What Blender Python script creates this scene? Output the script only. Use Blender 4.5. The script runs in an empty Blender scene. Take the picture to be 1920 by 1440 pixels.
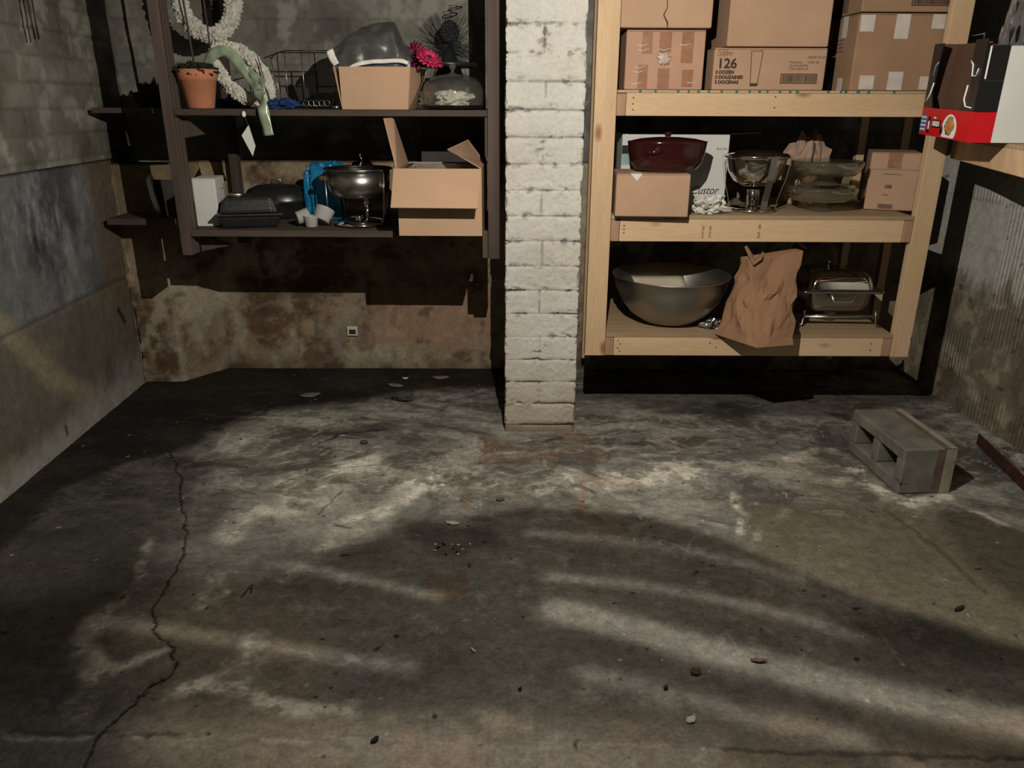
import bpy, bmesh, math, random
import numpy as np
from mathutils import Vector, Matrix, Euler, noise as mn
random.seed(7); RNG = np.random.default_rng(5)
SC = bpy.context.scene; COL = SC.collection
PI = math.pi

# ---------------------------------------------------------------- camera, world, exposure, main light
FPX, PITCH, ROLL, CAMH = 1442.0, math.radians(20.1), math.radians(.25), 1.38
_F = Vector((0, math.cos(PITCH), -math.sin(PITCH))); _U0 = Vector((0, math.sin(PITCH), math.cos(PITCH))); _R0 = Vector((1, 0, 0))
_R = _R0*math.cos(ROLL) + _U0*math.sin(ROLL); _U = _U0*math.cos(ROLL) - _R0*math.sin(ROLL); _C = Vector((0, 0, CAMH))
cam_d = bpy.data.cameras.new('camera'); cam = bpy.data.objects.new('camera', cam_d); COL.objects.link(cam)
cam_d.sensor_fit = 'HORIZONTAL'; cam_d.sensor_width = 36; cam_d.lens = 36*FPX/1920; cam_d.clip_start = .02
cam.matrix_world = Matrix(((_R.x, _U.x, -_F.x, 0), (_R.y, _U.y, -_F.y, 0), (_R.z, _U.z, -_F.z, CAMH), (0, 0, 0, 1)))
SC.camera = cam
SC.cycles.diffuse_bounces = 1
w = bpy.data.worlds.new('world'); SC.world = w; w.use_nodes = True
w.node_tree.nodes['Background'].inputs[0].default_value = (.75, .85, 1, 1); w.node_tree.nodes['Background'].inputs[1].default_value = .003
SC.view_settings.view_transform = 'Standard'; SC.view_settings.look = 'None'
SC.view_settings.exposure = 0.0; SC.view_settings.gamma = 1.0; SC.view_settings.use_curve_mapping = False
LAMP = Vector((.14, 1.5, 1.82)); LAMP_W = 134.0; LAMP_COL = (1.0, .935, .83)

def ray(px, py): return _F + _R*((px-960)/FPX) - _U*((py-720)/FPX)
def at(px, py, Y): d = ray(px, py); return _C + d*(Y/d.y)
def onz(px, py, Z): d = ray(px, py); return _C + d*((Z-CAMH)/d.z)
def onx(px, py, X): d = ray(px, py); return _C + d*(X/d.x)
def proj_np(P):
    v = P - np.array(_C); fz = v@np.array(_F)
    return np.stack([960+FPX*(v@np.array(_R))/fz, 720-FPX*(v@np.array(_U))/fz], -1)

# ---------------------------------------------------------------- numpy noise
def vnoise(x, y, seed=0):
    xi = np.floor(x).astype(np.int64); yi = np.floor(y).astype(np.int64); xf = x-xi; yf = y-yi
    def h(a, b):
        n = (a*374761393 + b*668265263 + seed*1442695041) & 0x7fffffff
        n = ((n ^ (n >> 13))*1274126177) & 0x7fffffff
        return ((n ^ (n >> 16)) & 0xffff)/65535.0
    u = xf*xf*(3-2*xf); v = yf*yf*(3-2*yf)
    return (h(xi, yi)*(1-u)+h(xi+1, yi)*u)*(1-v) + (h(xi, yi+1)*(1-u)+h(xi+1, yi+1)*u)*v
def fbm(x, y, s, seed=0, octv=6, gain=.62):
    t = 0; a = 1; n = 0
    for i in range(octv):
        t = t + a*vnoise(x*s+17.3*i, y*s-9.1*i, seed+i); n += a; a *= gain; s *= 2.03
    return t/n
def sstep(a, b, x): t = np.clip((x-a)/(b-a), 0, 1); return t*t*(3-2*t)
def dist_poly(x, y, pts):
    d = np.full(x.shape, 1e9)
    for (ax, ay), (bx, by) in zip(pts[:-1], pts[1:]):
        ux, uy = bx-ax, by-ay; L = ux*ux+uy*uy+1e-12
        t = np.clip(((x-ax)*ux+(y-ay)*uy)/L, 0, 1)
        d = np.minimum(d, np.hypot(x-ax-t*ux, y-ay-t*uy))
    return d
def inside(x, y, pts):
    c = np.zeros(x.shape, bool); n = len(pts)
    for i in range(n):
        ax, ay = pts[i]; bx, by = pts[(i+1) % n]
        k = ((ay > y) != (by > y)) & (x < (bx-ax)*(y-ay)/((by-ay) if by != ay else 1e-9)+ax)
        c ^= k
    return c
def mixc(c, col, k): return c*(1-k[..., None]) + np.array(col)*k[..., None]

# ---------------------------------------------------------------- materials
MATS = {}
class NT:
    def __init__(s, name):
        s.m = bpy.data.materials.new(name); s.m.use_nodes = True; s.t = s.m.node_tree
        s.b = s.t.nodes['Principled BSDF']; s.out = s.t.nodes['Material Output']
    def n(s, typ, **kw):
        nd = s.t.nodes.new(typ)
        for k, v in kw.items():
            if k[0] == '_': setattr(nd, k[1:], v)
            else:
                key = int(k[1:]) if k[0] == 'i' and k[1:].isdigit() else k.replace('__', ' ')
                if isinstance(v, bpy.types.NodeSocket): s.t.links.new(v, nd.inputs[key])
                else: nd.inputs[key].default_value = v
        return nd
    def l(s, a, b): s.t.links.new(a, b)
    def coord(s, scale=(1, 1, 1), rnd=True):
        c = s.n('ShaderNodeTexCoord'); v = c.outputs['Object']
        if rnd:
            oi = s.n('ShaderNodeObjectInfo'); mu = s.n('ShaderNodeMath', _operation='MULTIPLY', i0=oi.outputs['Random'], i1=37.0)
            v = s.n('ShaderNodeVectorMath', _operation='ADD', i0=v, i1=mu.outputs[0]).outputs[0]
        return s.n('ShaderNodeMapping', Vector=v, Scale=scale).outputs[0]
    def noise(s, v, scale, detail=4, rough=.55):
        return s.n('ShaderNodeTexNoise', Vector=v, Scale=scale, Detail=detail, Roughness=rough).outputs['Fac']
    def ramp(s, fac, stops):
        r = s.n('ShaderNodeValToRGB', Fac=fac); e = r.color_ramp.elements
        while len(e) > len(stops): e.remove(e[-1])
        for i, (p, c) in enumerate(stops):
            q = e[i] if i < len(e) else e.new(p)
            q.position = p; q.color = (*c, 1) if len(c) == 3 else c
        return r.outputs[0]
    def mix(s, fac, a, b, blend='MIX'):
        m = s.n('ShaderNodeMix', _data_type='RGBA', _blend_type=blend)
        for idx, v in ((0, fac), (6, a), (7, b)):
            if isinstance(v, bpy.types.NodeSocket): s.l(v, m.inputs[idx])
            elif idx == 0: m.inputs[0].default_value = v
            else: m.inputs[idx].default_value = (*v, 1)
        return m.outputs[2]
    def bump(s, h, strength=.3, dist=.002):
        b = s.n('ShaderNodeBump', Height=h, Strength=strength, Distance=dist); s.l(b.outputs[0], s.b.inputs['Normal'])
    def set(s, **kw):
        for k, v in kw.items():
            k = k.replace('__', ' ')
            if isinstance(v, bpy.types.NodeSocket): s.l(v, s.b.inputs[k])
            else: s.b.inputs[k].default_value = (*v, 1) if isinstance(v, tuple) and len(v) == 3 else v
        return s
def reg(name, t): MATS[name] = t.m; return t.m
def plain(name, c, rough=.6, metal=0, var=.15, scale=12, bump=.1, spec=.4, **kw):
    t = NT(name); v = t.coord(); f = t.noise(v, scale)
    lo = tuple(x*(1-var) for x in c); hi = tuple(min(1, x*(1+var)) for x in c)
    t.set(Base__Color=t.ramp(f, [(.3, lo), (.7, hi)]), Roughness=rough, Metallic=metal, **kw)
    t.b.inputs['Specular IOR Level'].default_value = spec
    if bump: t.bump(t.noise(v, scale*6), bump, .001)
    return reg(name, t)
def woodmat(name, c1, c2, axis, knot=None, rough=.65, grain=1.0, wave=True):
    t = NT(name); sc = [9, 9, 9]; sc[axis] = .9
    v = t.coord(tuple(sc)); big = t.noise(v, 1.1, 3); fine = t.noise(t.coord(tuple(5*x for x in sc)), 4, 5, .7)
    wv = t.n('ShaderNodeTexWave', Vector=v, Scale=1.0, Distortion=6.0, Detail=2.0, _bands_direction='Y' if axis != 1 else 'X').outputs['Fac']
    k = t.n('ShaderNodeMath', _operation='MULTIPLY_ADD', i0=wv, i1=.35*grain, i2=t.n('ShaderNodeMath', _operation='MULTIPLY', i0=big, i1=.65).outputs[0]).outputs[0]
    c = t.ramp(k, [(.2, c1), (.75, c2)])
    c = t.mix(.25*grain, c, t.ramp(fine, [(.35, tuple(x*.55 for x in c1)), (.6, c2)]), 'MULTIPLY') if grain > 1.2 else t.mix(.3, c, t.ramp(fine, [(.3, tuple(x*.7 for x in c1)), (.6, c2)]))
    if knot:
        s2 = [11, 11, 11]; s2[axis] = 5
        vo = t.n('ShaderNodeTexVoronoi', Vector=t.coord(tuple(s2)), Scale=.62)
        c = t.mix(t.ramp(vo.outputs['Distance'], [(.05, (1, 1, 1)), (.14, (0, 0, 0))]), c, knot)
    t.set(Base__Color=c, Roughness=rough); t.b.inputs['Specular IOR Level'].default_value = .25
    t.bump(fine, .25, .001)
    return reg(name, t)
def attrmat(name, detail=((30, .35), (140, .35)), rough=.75, bump=.5, bdist=.004, wet=False, ridge=False, spec=.3):
    t = NT(name); a = t.n('ShaderNodeAttribute', _attribute_name='stain_light'); c = t.n('ShaderNodeTexCoord').outputs['Object']
    col = a.outputs['Color']
    for sc, k in detail:
        col = t.mix(1.0, col, t.ramp(t.noise(c, sc, 5, .65), [(.25, (1-k,)*3), (.75, (1+k,)*3)]), 'MULTIPLY')
    t.set(Base__Color=col); t.b.inputs['Specular IOR Level'].default_value = spec
    if wet:
        t.l(t.n('ShaderNodeMapRange', i0=a.outputs['Alpha'], i1=0.0, i2=1.0, i3=rough, i4=.7).outputs[0], t.b.inputs['Roughness'])
    else: t.b.inputs['Roughness'].default_value = rough
    h = t.noise(c, 45, 8, .7)
    if ridge:
        wv = t.n('ShaderNodeTexWave', Vector=c, Scale=13.0, _bands_direction='Y', Distortion=.1).outputs['Fac']
        h = t.n('ShaderNodeMath', _operation='MULTIPLY_ADD', i0=wv, i1=t.n('ShaderNodeMath', _operation='MULTIPLY', i0=a.outputs['Alpha'], i1=.9).outputs[0], i2=h).outputs[0]
    t.bump(h, bump, bdist)
    return reg(name, t)
def thinglass(name, tint=(.9, .92, .9), refl=.12, rough=.02, body=0, bodycol=(.5, .5, .5)):
    t = NT(name); lw = t.n('ShaderNodeLayerWeight', Blend=.35)
    g = t.n('ShaderNodeBsdfGlossy', Color=(1, 1, 1, 1), Roughness=rough); tr = t.n('ShaderNodeBsdfTransparent', Color=(*tint, 1))
    f = t.n('ShaderNodeMath', _operation='MULTIPLY_ADD', _use_clamp=True, i0=lw.outputs['Facing'], i1=.45, i2=refl)
    src = tr.outputs[0]
    if body:
        d = t.n('ShaderNodeBsdfDiffuse', Color=(*bodycol, 1)); src = t.n('ShaderNodeMixShader', i0=body, i1=tr.outputs[0], i2=d.outputs[0]).outputs[0]
    m = t.n('ShaderNodeMixShader', i0=f.outputs[0], i1=src, i2=g.outputs[0]); t.l(m.outputs[0], t.out.inputs[0])
    return reg(name, t)
def light_mask_mat(name):      # material of the light mask added under the bulb: its tint shapes the streaks
    t = NT(name); a = t.n('ShaderNodeAttribute', _attribute_name='stain_light'); tr = t.n('ShaderNodeBsdfTransparent', Color=a.outputs['Color'])
    t.l(tr.outputs[0], t.out.inputs[0]); return reg(name, t)

pine = ((.54, .36, .205), (.69, .49, .30))
woodmat('pine_x', *pine, 0, knot=(.22, .11, .05)); woodmat('pine_y', *pine, 1, knot=(.22, .11, .05)); woodmat('pine_z', *pine, 2, knot=(.3, .16, .07))
woodmat('plywood', (.40, .29, .18), (.58, .44, .28), 0, grain=1.4)
woodmat('pine_end', (.36, .21, .13), (.44, .27, .17), 1)
woodmat('oldwood_x', (.075, .055, .042), (.14, .105, .085), 0, grain=1.3, rough=.85); woodmat('oldwood_z', (.085, .062, .05), (.16, .12, .1), 2, grain=1.3, rough=.85)
plain('kraft', (.46, .29, .19), .85, var=.07, scale=7, bump=.15, spec=.2)
plain('kraft_pink', (.48, .285, .195), .85, var=.06, scale=6, bump=.15, spec=.2)
plain('kraft_dark', (.33, .20, .12), .85, var=.08, scale=7, bump=.15, spec=.2)
plain('kraft_light', (.48, .31, .20), .85, var=.05, scale=7, bump=.12, spec=.2)
plain('paper_bag', (.30, .165, .092), .8, var=.12, scale=9, bump=.3, spec=.25)
plain('tape_brown', (.33, .165, .095), .22, var=.15, scale=30, bump=.5, spec=.6)
plain('glint_tape', (.52, .40, .32), .2, var=.15, scale=40, bump=.6, spec=.6)
plain('tape_masking', (.58, .52, .46), .6, var=.1, scale=30, bump=.3)
plain('ink', (.045, .03, .022), .8, var=.1, bump=0)
plain('ink_grey', (.16, .10, .07), .8, var=.3, scale=60, bump=0)
plain('steel', (.40, .39, .36), .3, 1, var=.12, scale=5, bump=.05)
plain('steel_dull', (.42, .40, .37), .42, 1, var=.15, scale=6, bump=.05)
plain('chrome', (.72, .71, .68), .08, 1, var=.05, bump=0)
plain('black_wire', (.03, .03, .03), .4, .6, bump=0)
plain('grey_wire', (.3, .29, .28), .3, .9, bump=0)
plain('red_glaze', (.034, .006, .006), .12, var=.15, scale=5, bump=0, spec=.7)
plain('black_enamel', (.018, .018, .018), .3, var=.2, scale=40, bump=.1, spec=.6)
plain('grey_enamel', (.035, .035, .032), .4, .3, var=.3, scale=60, bump=.1)
plain('terracotta', (.50, .205, .105), .85, var=.12, scale=9, bump=.2, spec=.2)
plain('moss', (.015, .02, .012), .95, var=.5, scale=40, bump=.5)
plain('stem', (.06, .045, .035), .8)
plain('white_flower', (.60, .58, .50), .8, var=.25, scale=35, bump=.5)
plain('satin', (.30, .36, .25), .28, var=.15, scale=9, bump=.1, spec=.8)
plain('white_card', (.66, .66, .62), .7, var=.03, bump=.05)
plain('grey_card', (.30, .30, .28), .75, var=.05, bump=.05)
plain('white_paper', (.68, .66, .58), .8, var=.08, scale=20, bump=.2)
plain('cream_paper', (.66, .58, .44), .8, var=.05, bump=.1)
plain('brown_paper', (.40, .27, .19), .75, var=.2, scale=16, bump=.4)
plain('dark_card', (.06, .05, .045), .8, var=.2)
plain('blue_plastic', (.01, .20, .40), .3, var=.35, scale=14, bump=.2, spec=.6)
plain('navy_cloth', (.008, .035, .13), .6, var=.4, scale=25, bump=.3)
plain('pink_petal', (.62, .03, .12), .6, var=.2, scale=60, bump=.1); plain('magenta_petal', (.20, .012, .06), .6, var=.3, scale=60, bump=.1)
plain('hair', (.016, .018, .02), .6, var=.4, scale=80, bump=.8)
plain('ceramic', (.42, .41, .38), .2, var=.05, bump=0, spec=.6)
plain('brass', (.55, .42, .2), .3, 1, bump=0)
plain('foil', (.7, .7, .7), .2, 1, var=.1, scale=30, bump=.4)
plain('red_print', (.55, .006, .012), .45, var=.03, bump=0); plain('black_print_shade', (.010, .010, .010), .35, var=.05, bump=0)
plain('brown_card', (.085, .045, .025), .8, var=.1); plain('white_print_glint', (.8, .8, .78), .5, var=.02, bump=0); plain('blue_print', (.08, .17, .36), .5, var=.05, bump=0)
plain('food_print', (.42, .21, .06), .6, var=.5, scale=45, bump=0); plain('green_print', (.02, .16, .09), .7, var=.2, bump=0); plain('teal_print', (.25, .40, .36), .6, bump=0)
plain('cinder', (.165, .152, .128), .95, var=.28, scale=11, bump=.9, spec=.15)
plain('cinder_pale', (.30, .265, .20), .95, var=.2, scale=15, bump=.9, spec=.15); plain('cinder_rust', (.13, .095, .07), .95, var=.25, scale=15, bump=.9, spec=.15)
plain('rusty_iron', (.06, .022, .016), .7, .2, var=.4, scale=25, bump=.5)
plain('dead_leaf', (.13, .065, .045), .8, var=.3, scale=60); plain('dark_stone', (.06, .06, .045), .9, var=.4, scale=40, bump=.6)
plain('grey_scrap', (.17, .16, .14), .7, var=.3, scale=30)
plain('ceiling_wood', (.03, .024, .018), .9, var=.3)
thinglass('clear_glass', (.86, .87, .83), .07, body=.07, bodycol=(.6, .6, .56)); thinglass('dark_glass', (.25, .24, .22), .12, .04)
thinglass('smoke_glass', (.74, .72, .64), .09, body=.10, bodycol=(.5, .45, .35))
thinglass('grey_plastic', (.62, .62, .62), .02, .32, body=.50, bodycol=(.11, .11, .105)); thinglass('clear_wrap', (.8, .8, .8), .10, .06, body=.15)
attrmat('floor_concrete', ((22, .30), (90, .30), (420, .22)), rough=.85, bump=.35, bdist=.004, wet=True, spec=.12)
attrmat('wall_concrete', ((25, .22), (120, .25)), rough=.9, bump=.6, bdist=.006, spec=.15)
attrmat('painted_brick', ((60, .10), (260, .14)), rough=.85, bump=.7, bdist=.004, spec=.15)
attrmat('clay_tile', ((30, .2), (130, .25)), rough=.9, bump=.6, bdist=.006, ridge=True, spec=.15)
light_mask_mat('light_mask_glass')

# ---------------------------------------------------------------- mesh builder
class MB:
    def __init__(s): s.v = []; s.f = []; s.sm = []
    def add(s, vs, fs, smooth=False, M=None):
        o = len(s.v); s.v += [tuple(M @ Vector(v)) if M else tuple(v) for v in vs]
        s.f += [tuple(i+o for i in f) for f in fs]; s.sm += [smooth]*len(fs); return s
    def box(s, x0, x1, y0, y1, z0, z1, M=None, tx=0, ty=0):   # tx, ty: how far the top spreads outward
        vs = [(x0, y0, z0), (x1, y0, z0), (x1, y1, z0), (x0, y1, z0), (x0-tx, y0-ty, z1), (x1+tx, y0-ty, z1), (x1+tx, y1+ty, z1), (x0-tx, y1+ty, z1)]
        return s.add(vs, [(0, 3, 2, 1), (4, 5, 6, 7), (0, 1, 5, 4), (1, 2, 6, 5), (2, 3, 7, 6), (3, 0, 4, 7)], False, M)
    def grid(s, fn, nu, nv, cu=False, cv=False, smooth=True, M=None):
        vs = [fn(i/(nu if cu else nu-1), j/(nv if cv else nv-1)) for i in range(nu) for j in range(nv)]
        fs = []
        for i in range(nu if cu else nu-1):
            for j in range(nv if cv else nv-1):
                a, b = i, (i+1) % nu; c, d = j, (j+1) % nv
                fs.append((a*nv+c, b*nv+c, b*nv+d, a*nv+d))
        return s.add(vs, fs, smooth, M)
    def lathe(s, prof, n=40, c=(0, 0, 0), sx=1, sy=1, M=None, smooth=True):
        vs = []
        for i in range(n):
            a = 2*PI*i/n
            vs += [(c[0]+r*math.cos(a)*sx, c[1]+r*math.sin(a)*sy, c[2]+z) for r, z in prof]
        m = len(prof)
        fs = [(i*m+j, ((i+1) % n)*m+j, ((i+1) % n)*m+j+1, i*m+j+1) for i in range(n) for j in range(m-1)]
        return s.add(vs, fs, smooth, M)
    def tube(s, pts, r, n=8, closed=False, M=None, flat=1.0):
        P = [Vector(p) for p in pts]; N = len(P); vs = []
        up = None
        for i, p in enumerate(P):
            a = P[i-1] if (i or closed) else p; b = P[(i+1) % N] if (i < N-1 or closed) else p
            t = (b-a).normalized()
            if up is None: up = t.orthogonal().normalized()
            up = (up - t*up.dot(t)); up = up.normalized() if up.length > 1e-6 else t.orthogonal().normalized()
            bi = t.cross(up); rr = r[i] if isinstance(r, (list, tuple)) else r
            vs += [tuple(p + up*(rr*math.cos(2*PI*k/n)) + bi*(rr*flat*math.sin(2*PI*k/n))) for k in range(n)]
        fs = [(i*n+k, ((i+1) % N)*n+k, ((i+1) % N)*n+(k+1) % n, i*n+(k+1) % n) for i in range(N if closed else N-1) for k in range(n)]
        if not closed: fs += [tuple(range(n-1, -1, -1)), tuple((N-1)*n+k for k in range(n))]
        return s.add(vs, fs, True, M)
    def prism(s, pts, y0, y1, M=None):            # outline in XZ, thickness along Y
        n = len(pts); vs = [(x, y0, z) for x, z in pts]+[(x, y1, z) for x, z in pts]
        return s.add(vs, [tuple(range(n)), tuple(range(2*n-1, n-1, -1))]+[(i, n+i, n+(i+1) % n, (i+1) % n) for i in range(n)], False, M)
    def blob(s, c, r, amp, freq, seed=0, nu=40, nv=24, M=None, smooth=True, box=0.0, minz=None):
        off = Vector((seed*3.7, seed*1.3, seed*5.1))
        def fn(u, v):
            a = 2*PI*u; b = PI*(v-.5)*.998; d = Vector((math.cos(a)*math.cos(b), math.sin(a)*math.cos(b), math.sin(b)))
            if box: d = d.lerp(d/max(abs(d.x), abs(d.y), abs(d.z)), box)
            k = 1+amp*(mn.noise(d*freq+off) + .5*mn.noise(d*freq*2.3+off*2) + .35*abs(mn.noise(d*freq*4.7+off)))
            p = Vector((c[0]+d.x*r[0]*k, c[1]+d.y*r[1]*k, c[2]+d.z*r[2]*k))
            if minz is not None: p.z = max(minz, p.z)
            return p
        return s.grid(fn, nu, nv, cu=True, smooth=smooth, M=M)
    def build(s, name, mat, parent=None, bevel=0, solid=0, sub=0, loc=None):
        me = bpy.data.meshes.new(name); me.from_pydata(s.v, [], s.f); me.update()
        me.polygons.foreach_set('use_smooth', s.sm)
        bm = bmesh.new(); bm.from_mesh(me); bmesh.ops.recalc_face_normals(bm, faces=bm.faces); bm.to_mesh(me); bm.free()
        o = bpy.data.objects.new(name, me); COL.objects.link(o)
        if mat: me.materials.append(MATS[mat])
        if parent: o.parent = parent
        if loc is not None: o.location = loc
        if solid:
            m = o.modifiers.new('solid', 'SOLIDIFY'); m.thickness = solid; m.offset = 0
        if bevel:
            m = o.modifiers.new('bevel', 'BEVEL'); m.width = bevel; m.segments = 2; m.limit_method = 'ANGLE'; m.angle_limit = .6
        if sub:
            m = o.modifiers.new('sub', 'SUBSURF'); m.levels = m.render_levels = sub
        return o
def thing(name, label, cat, loc=(0, 0, 0), rz=0, group=None, rot=None):
    o = bpy.data.objects.new(name, None); COL.objects.link(o); o.empty_display_size = .05
    o.location = loc; o.rotation_euler = rot if rot else (0, 0, rz); return tag(o, label, cat, group)
def tag(o, label, cat, group=None):
    o['label'] = label; o['category'] = cat; o['kind'] = 'thing'
    if group: o['group'] = group
    return o
def struct(o): o['kind'] = 'structure'; return o
def copy_thing(o, loc, rz, label):
    c = o.copy(); COL.objects.link(c); c.location = loc; c.rotation_euler = (0, 0, rz); c['label'] = label
    for ch in list(o.children):
        d = ch.copy(); COL.objects.link(d); d.parent = c
    return c
def lettering(txt, h, x, y, z, mat, parent, name='lettering', bold=0, sx=1.0, center=False, M=None, italic=0.0):   # upright, facing -Y
    cu = bpy.data.curves.new('t', 'FONT'); cu.body = txt; cu.size = h*1.38; cu.shear = italic; cu.extrude = .0004; cu.offset = bold
    if center: cu.align_x = 'CENTER'
    tmp = bpy.data.objects.new('t', cu); COL.objects.link(tmp)
    me = bpy.data.meshes.new_from_object(tmp.evaluated_get(bpy.context.evaluated_depsgraph_get())); bpy.data.objects.remove(tmp)
    T = Matrix.Translation((x, y, z)) @ (M or Matrix()) @ Matrix.Rotation(PI/2, 4, 'X') @ Matrix.Diagonal((sx, 1, 1, 1))
    me.transform(T); me.materials.append(MATS[mat]); me.name = name
    o = bpy.data.objects.new(name, me); COL.objects.link(o); o.parent = parent; return o
def grid_mesh(name, P, C, mat, nu, nv, closed=False):   # P (nu,nv,3), C (nu,nv,4) -> one mesh with its stain attribute
    me = bpy.data.meshes.new(name); N = nu*nv
    me.vertices.add(N); me.vertices.foreach_set('co', P.reshape(-1).astype(np.float32))
    i, j = np.meshgrid(np.arange(nu-1), np.arange(nv-1), indexing='ij')
    q = np.stack([i*nv+j, (i+1)*nv+j, (i+1)*nv+j+1, i*nv+j+1], -1).reshape(-1, 4)
    me.loops.add(q.size); me.loops.foreach_set('vertex_index', q.reshape(-1).astype(np.int32))
    me.polygons.add(len(q)); me.polygons.foreach_set('loop_start', (np.arange(len(q))*4).astype(np.int32))
    me.polygons.foreach_set('use_smooth', np.ones(len(q), bool))
    me.update(calc_edges=True)
    a = me.color_attributes.new('stain_light', 'FLOAT_COLOR', 'POINT'); a.data.foreach_set('color', np.clip(C, 0, 2).reshape(-1).astype(np.float32))
    me.materials.append(MATS[mat]); o = bpy.data.objects.new(name, me); COL.objects.link(o); return o
def pxline(pts, Z=0): return [tuple(onz(x, y, Z)[:2]) for x, y in pts]

# ---------------------------------------------------------------- floor
def floor_patch():
    nu, nv = 960, 690
    x, y = np.meshgrid(np.linspace(-2.05, 2.3, nu), np.linspace(1.02, 4.12, nv), indexing='ij')
    wx = x + .05*(fbm(x, y, 4, 90)-.5)*2 + .015*(fbm(x, y, 22, 91)-.5)*2; wy = y + .05*(fbm(x, y, 4, 92)-.5)*2 + .015*(fbm(x, y, 22, 93)-.5)*2
    n1, n2, n3 = fbm(x, y, 1.6, 1), fbm(x*.7, y*1.3, 5, 2), fbm(x, y, 14, 3)
    c = np.empty(x.shape+(3,)); c[:] = (.185, .176, .152)
    c = mixc(c, (.155, .152, .138), sstep(.42, .62, n1)); c = mixc(c, (.20, .172, .135), sstep(.5, .68, fbm(x, y, 1.1, 7)))
    c *= (.55+.9*n2)[..., None]
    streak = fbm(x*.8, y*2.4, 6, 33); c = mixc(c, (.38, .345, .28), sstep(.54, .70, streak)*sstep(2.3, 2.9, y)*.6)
    c = mixc(c, (.055, .045, .035), sstep(.56, .70, fbm(x*.8, y*1.7, 4.3, 12))*sstep(2.2, 3.0, y)*.7)
    veins = np.abs(fbm(x*.8, y*1.5, 3.2, 40, 4)-.5); c = mixc(c, (.46, .42, .35), sstep(.022, .003, veins)*sstep(2.1, 2.8, wy)*.45)
    E = [([(560, 905), (640, 885), (760, 892), (880, 905), (980, 910), (1080, 905), (1200, 900), (1290, 888)], .105, 1.0),
         ([(640, 985), (720, 960), (780, 928), (805, 900)], .045, .8), ([(560, 930), (640, 905), (700, 860), (610, 835)], .07, .55),
         ([(420, 840), (480, 810), (560, 793), (620, 800)], .06, .5), ([(400, 900), (470, 870), (560, 850)], .09, .45),
         ([(430, 1000), (470, 950), (560, 960), (600, 940)], .07, .45), ([(690, 990), (600, 1040), (540, 1080)], .03, .4),
         ([(150, 1330), (200, 1262), (175, 1225), (140, 1205), (190, 1155)], .04, .8), ([(265, 1085), (215, 1140), (190, 1160)], .025, .5),
         ([(190, 1250), (250, 1240), (300, 1222)], .03, .6), ([(400, 1080), (378, 1135), (425, 1112)], .022, .85), ([(270, 1018), (262, 1050), (258, 1085)], .02, .6),
         ([(310, 1305), (390, 1285), (430, 1300), (500, 1322), (580, 1335), (670, 1335)], .028, .85), ([(480, 1200), (470, 1245), (435, 1285)], .05, .5), 
         ([(1480, 862), (1520, 842), (1565, 845), (1600, 875), (1640, 905), (1680, 932), (1720, 946), (1770, 934)], .034, 1.5),
         ([(1560, 905), (1620, 905), (1680, 940)], .03, .5), ([(1780, 935), (1840, 962), (1925, 1000)], .018, .7), ([(1365, 930), (1390, 965), (1385, 1000)], .022, .7),
         ([(1480, 960), (1430, 982), (1420, 1012)], .018, .7), ([(1180, 905), (1290, 880), (1400, 875)], .06, .4),
         ([(1440, 1375), (1510, 1392), (1560, 1395), (1590, 1370)], .03, .6), ([(1630, 1350), (1700, 1385), (1800, 1420)], .02, .4), ([(1750, 760), (1850, 815), (1925, 870)], .05, .55),
         ([(900, 850), (980, 845), (1060, 850)], .02, .7), ([(380, 775), (420, 784), (570, 786), (650, 790)], .008, .6), ([(455, 787), (400, 840), (340, 870)], .012, .45),
         ([(50, 915), (150, 890), (260, 870), (320, 855)], .006, .4), ([(930, 1345), (1000, 1362), (1060, 1380)], .022, .5), ([(0, 1378), (500, 1388), (1000, 1398), (1350, 1408)], .008, .45),
         ([(600, 1330), (760, 1350), (900, 1330), (1010, 1350)], .02, .35), ([(1100, 1310), (1180, 1330), (1260, 1330)], .03, .3)]
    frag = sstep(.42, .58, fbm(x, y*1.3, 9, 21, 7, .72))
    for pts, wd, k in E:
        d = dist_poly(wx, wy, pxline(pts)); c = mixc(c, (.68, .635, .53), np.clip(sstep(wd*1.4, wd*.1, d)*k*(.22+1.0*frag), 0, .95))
    qx = x + .30*(fbm(x, y, 1.7, 150, 3)-.5)*2; qy = y + .30*(fbm(x, y, 1.7, 151, 3)-.5)*2; far_ = sstep(1.9, 2.7, wy)
    ang = fbm(qx, qy*1.5, 3.6, 140, 7, .66); c = mixc(c, (.42, .39, .33), sstep(.53, .62, ang)*far_*.5); c = mixc(c, (.055, .047, .036), sstep(.47, .39, ang)*far_*.6)
    ve = np.abs(fbm(qx, qy*1.3, 2.6, 144, 6, .6)-.5); c = mixc(c, (.50, .46, .38), sstep(.020, .002, ve)*(.25+.35*far_)*sstep(.45, .6, n3))
    c *= (.72+.56*fbm(x, y*1.2, 40, 141, 3, .7))[..., None]
    # foreground pink-tan scale and the tan right side
    fg = sstep(1.52, 1.40, wy + .05*(n1-.5)); c = mixc(c, (.29, .24, .185), fg*(.35+.6*frag)*sstep(-1.05, -.3, wx))
    tan = sstep(.12, -.02, np.where(inside(wx, wy, pxline([(1420, 960), (1700, 965), (2100, 1030), (2100, 1230), (1800, 1160), (1640, 1110), (1440, 1050)])), -.02, dist_poly(wx, wy, pxline([(1420, 960), (1700, 965), (2100, 1030), (2100, 1230), (1800, 1160), (1640, 1110), (1440, 1050), (1420, 960)])))); c = mixc(c, (.135, .110, .070), tan*.75)
    # rust
    p = onz(840, 1100, 0); rr = np.hypot(x-p.x, y-p.y); c = mixc(c, (.20, .115, .055), sstep(.066, .05, rr)*.45+sstep(.014, .0, np.abs(rr-.062))*.35)
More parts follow.
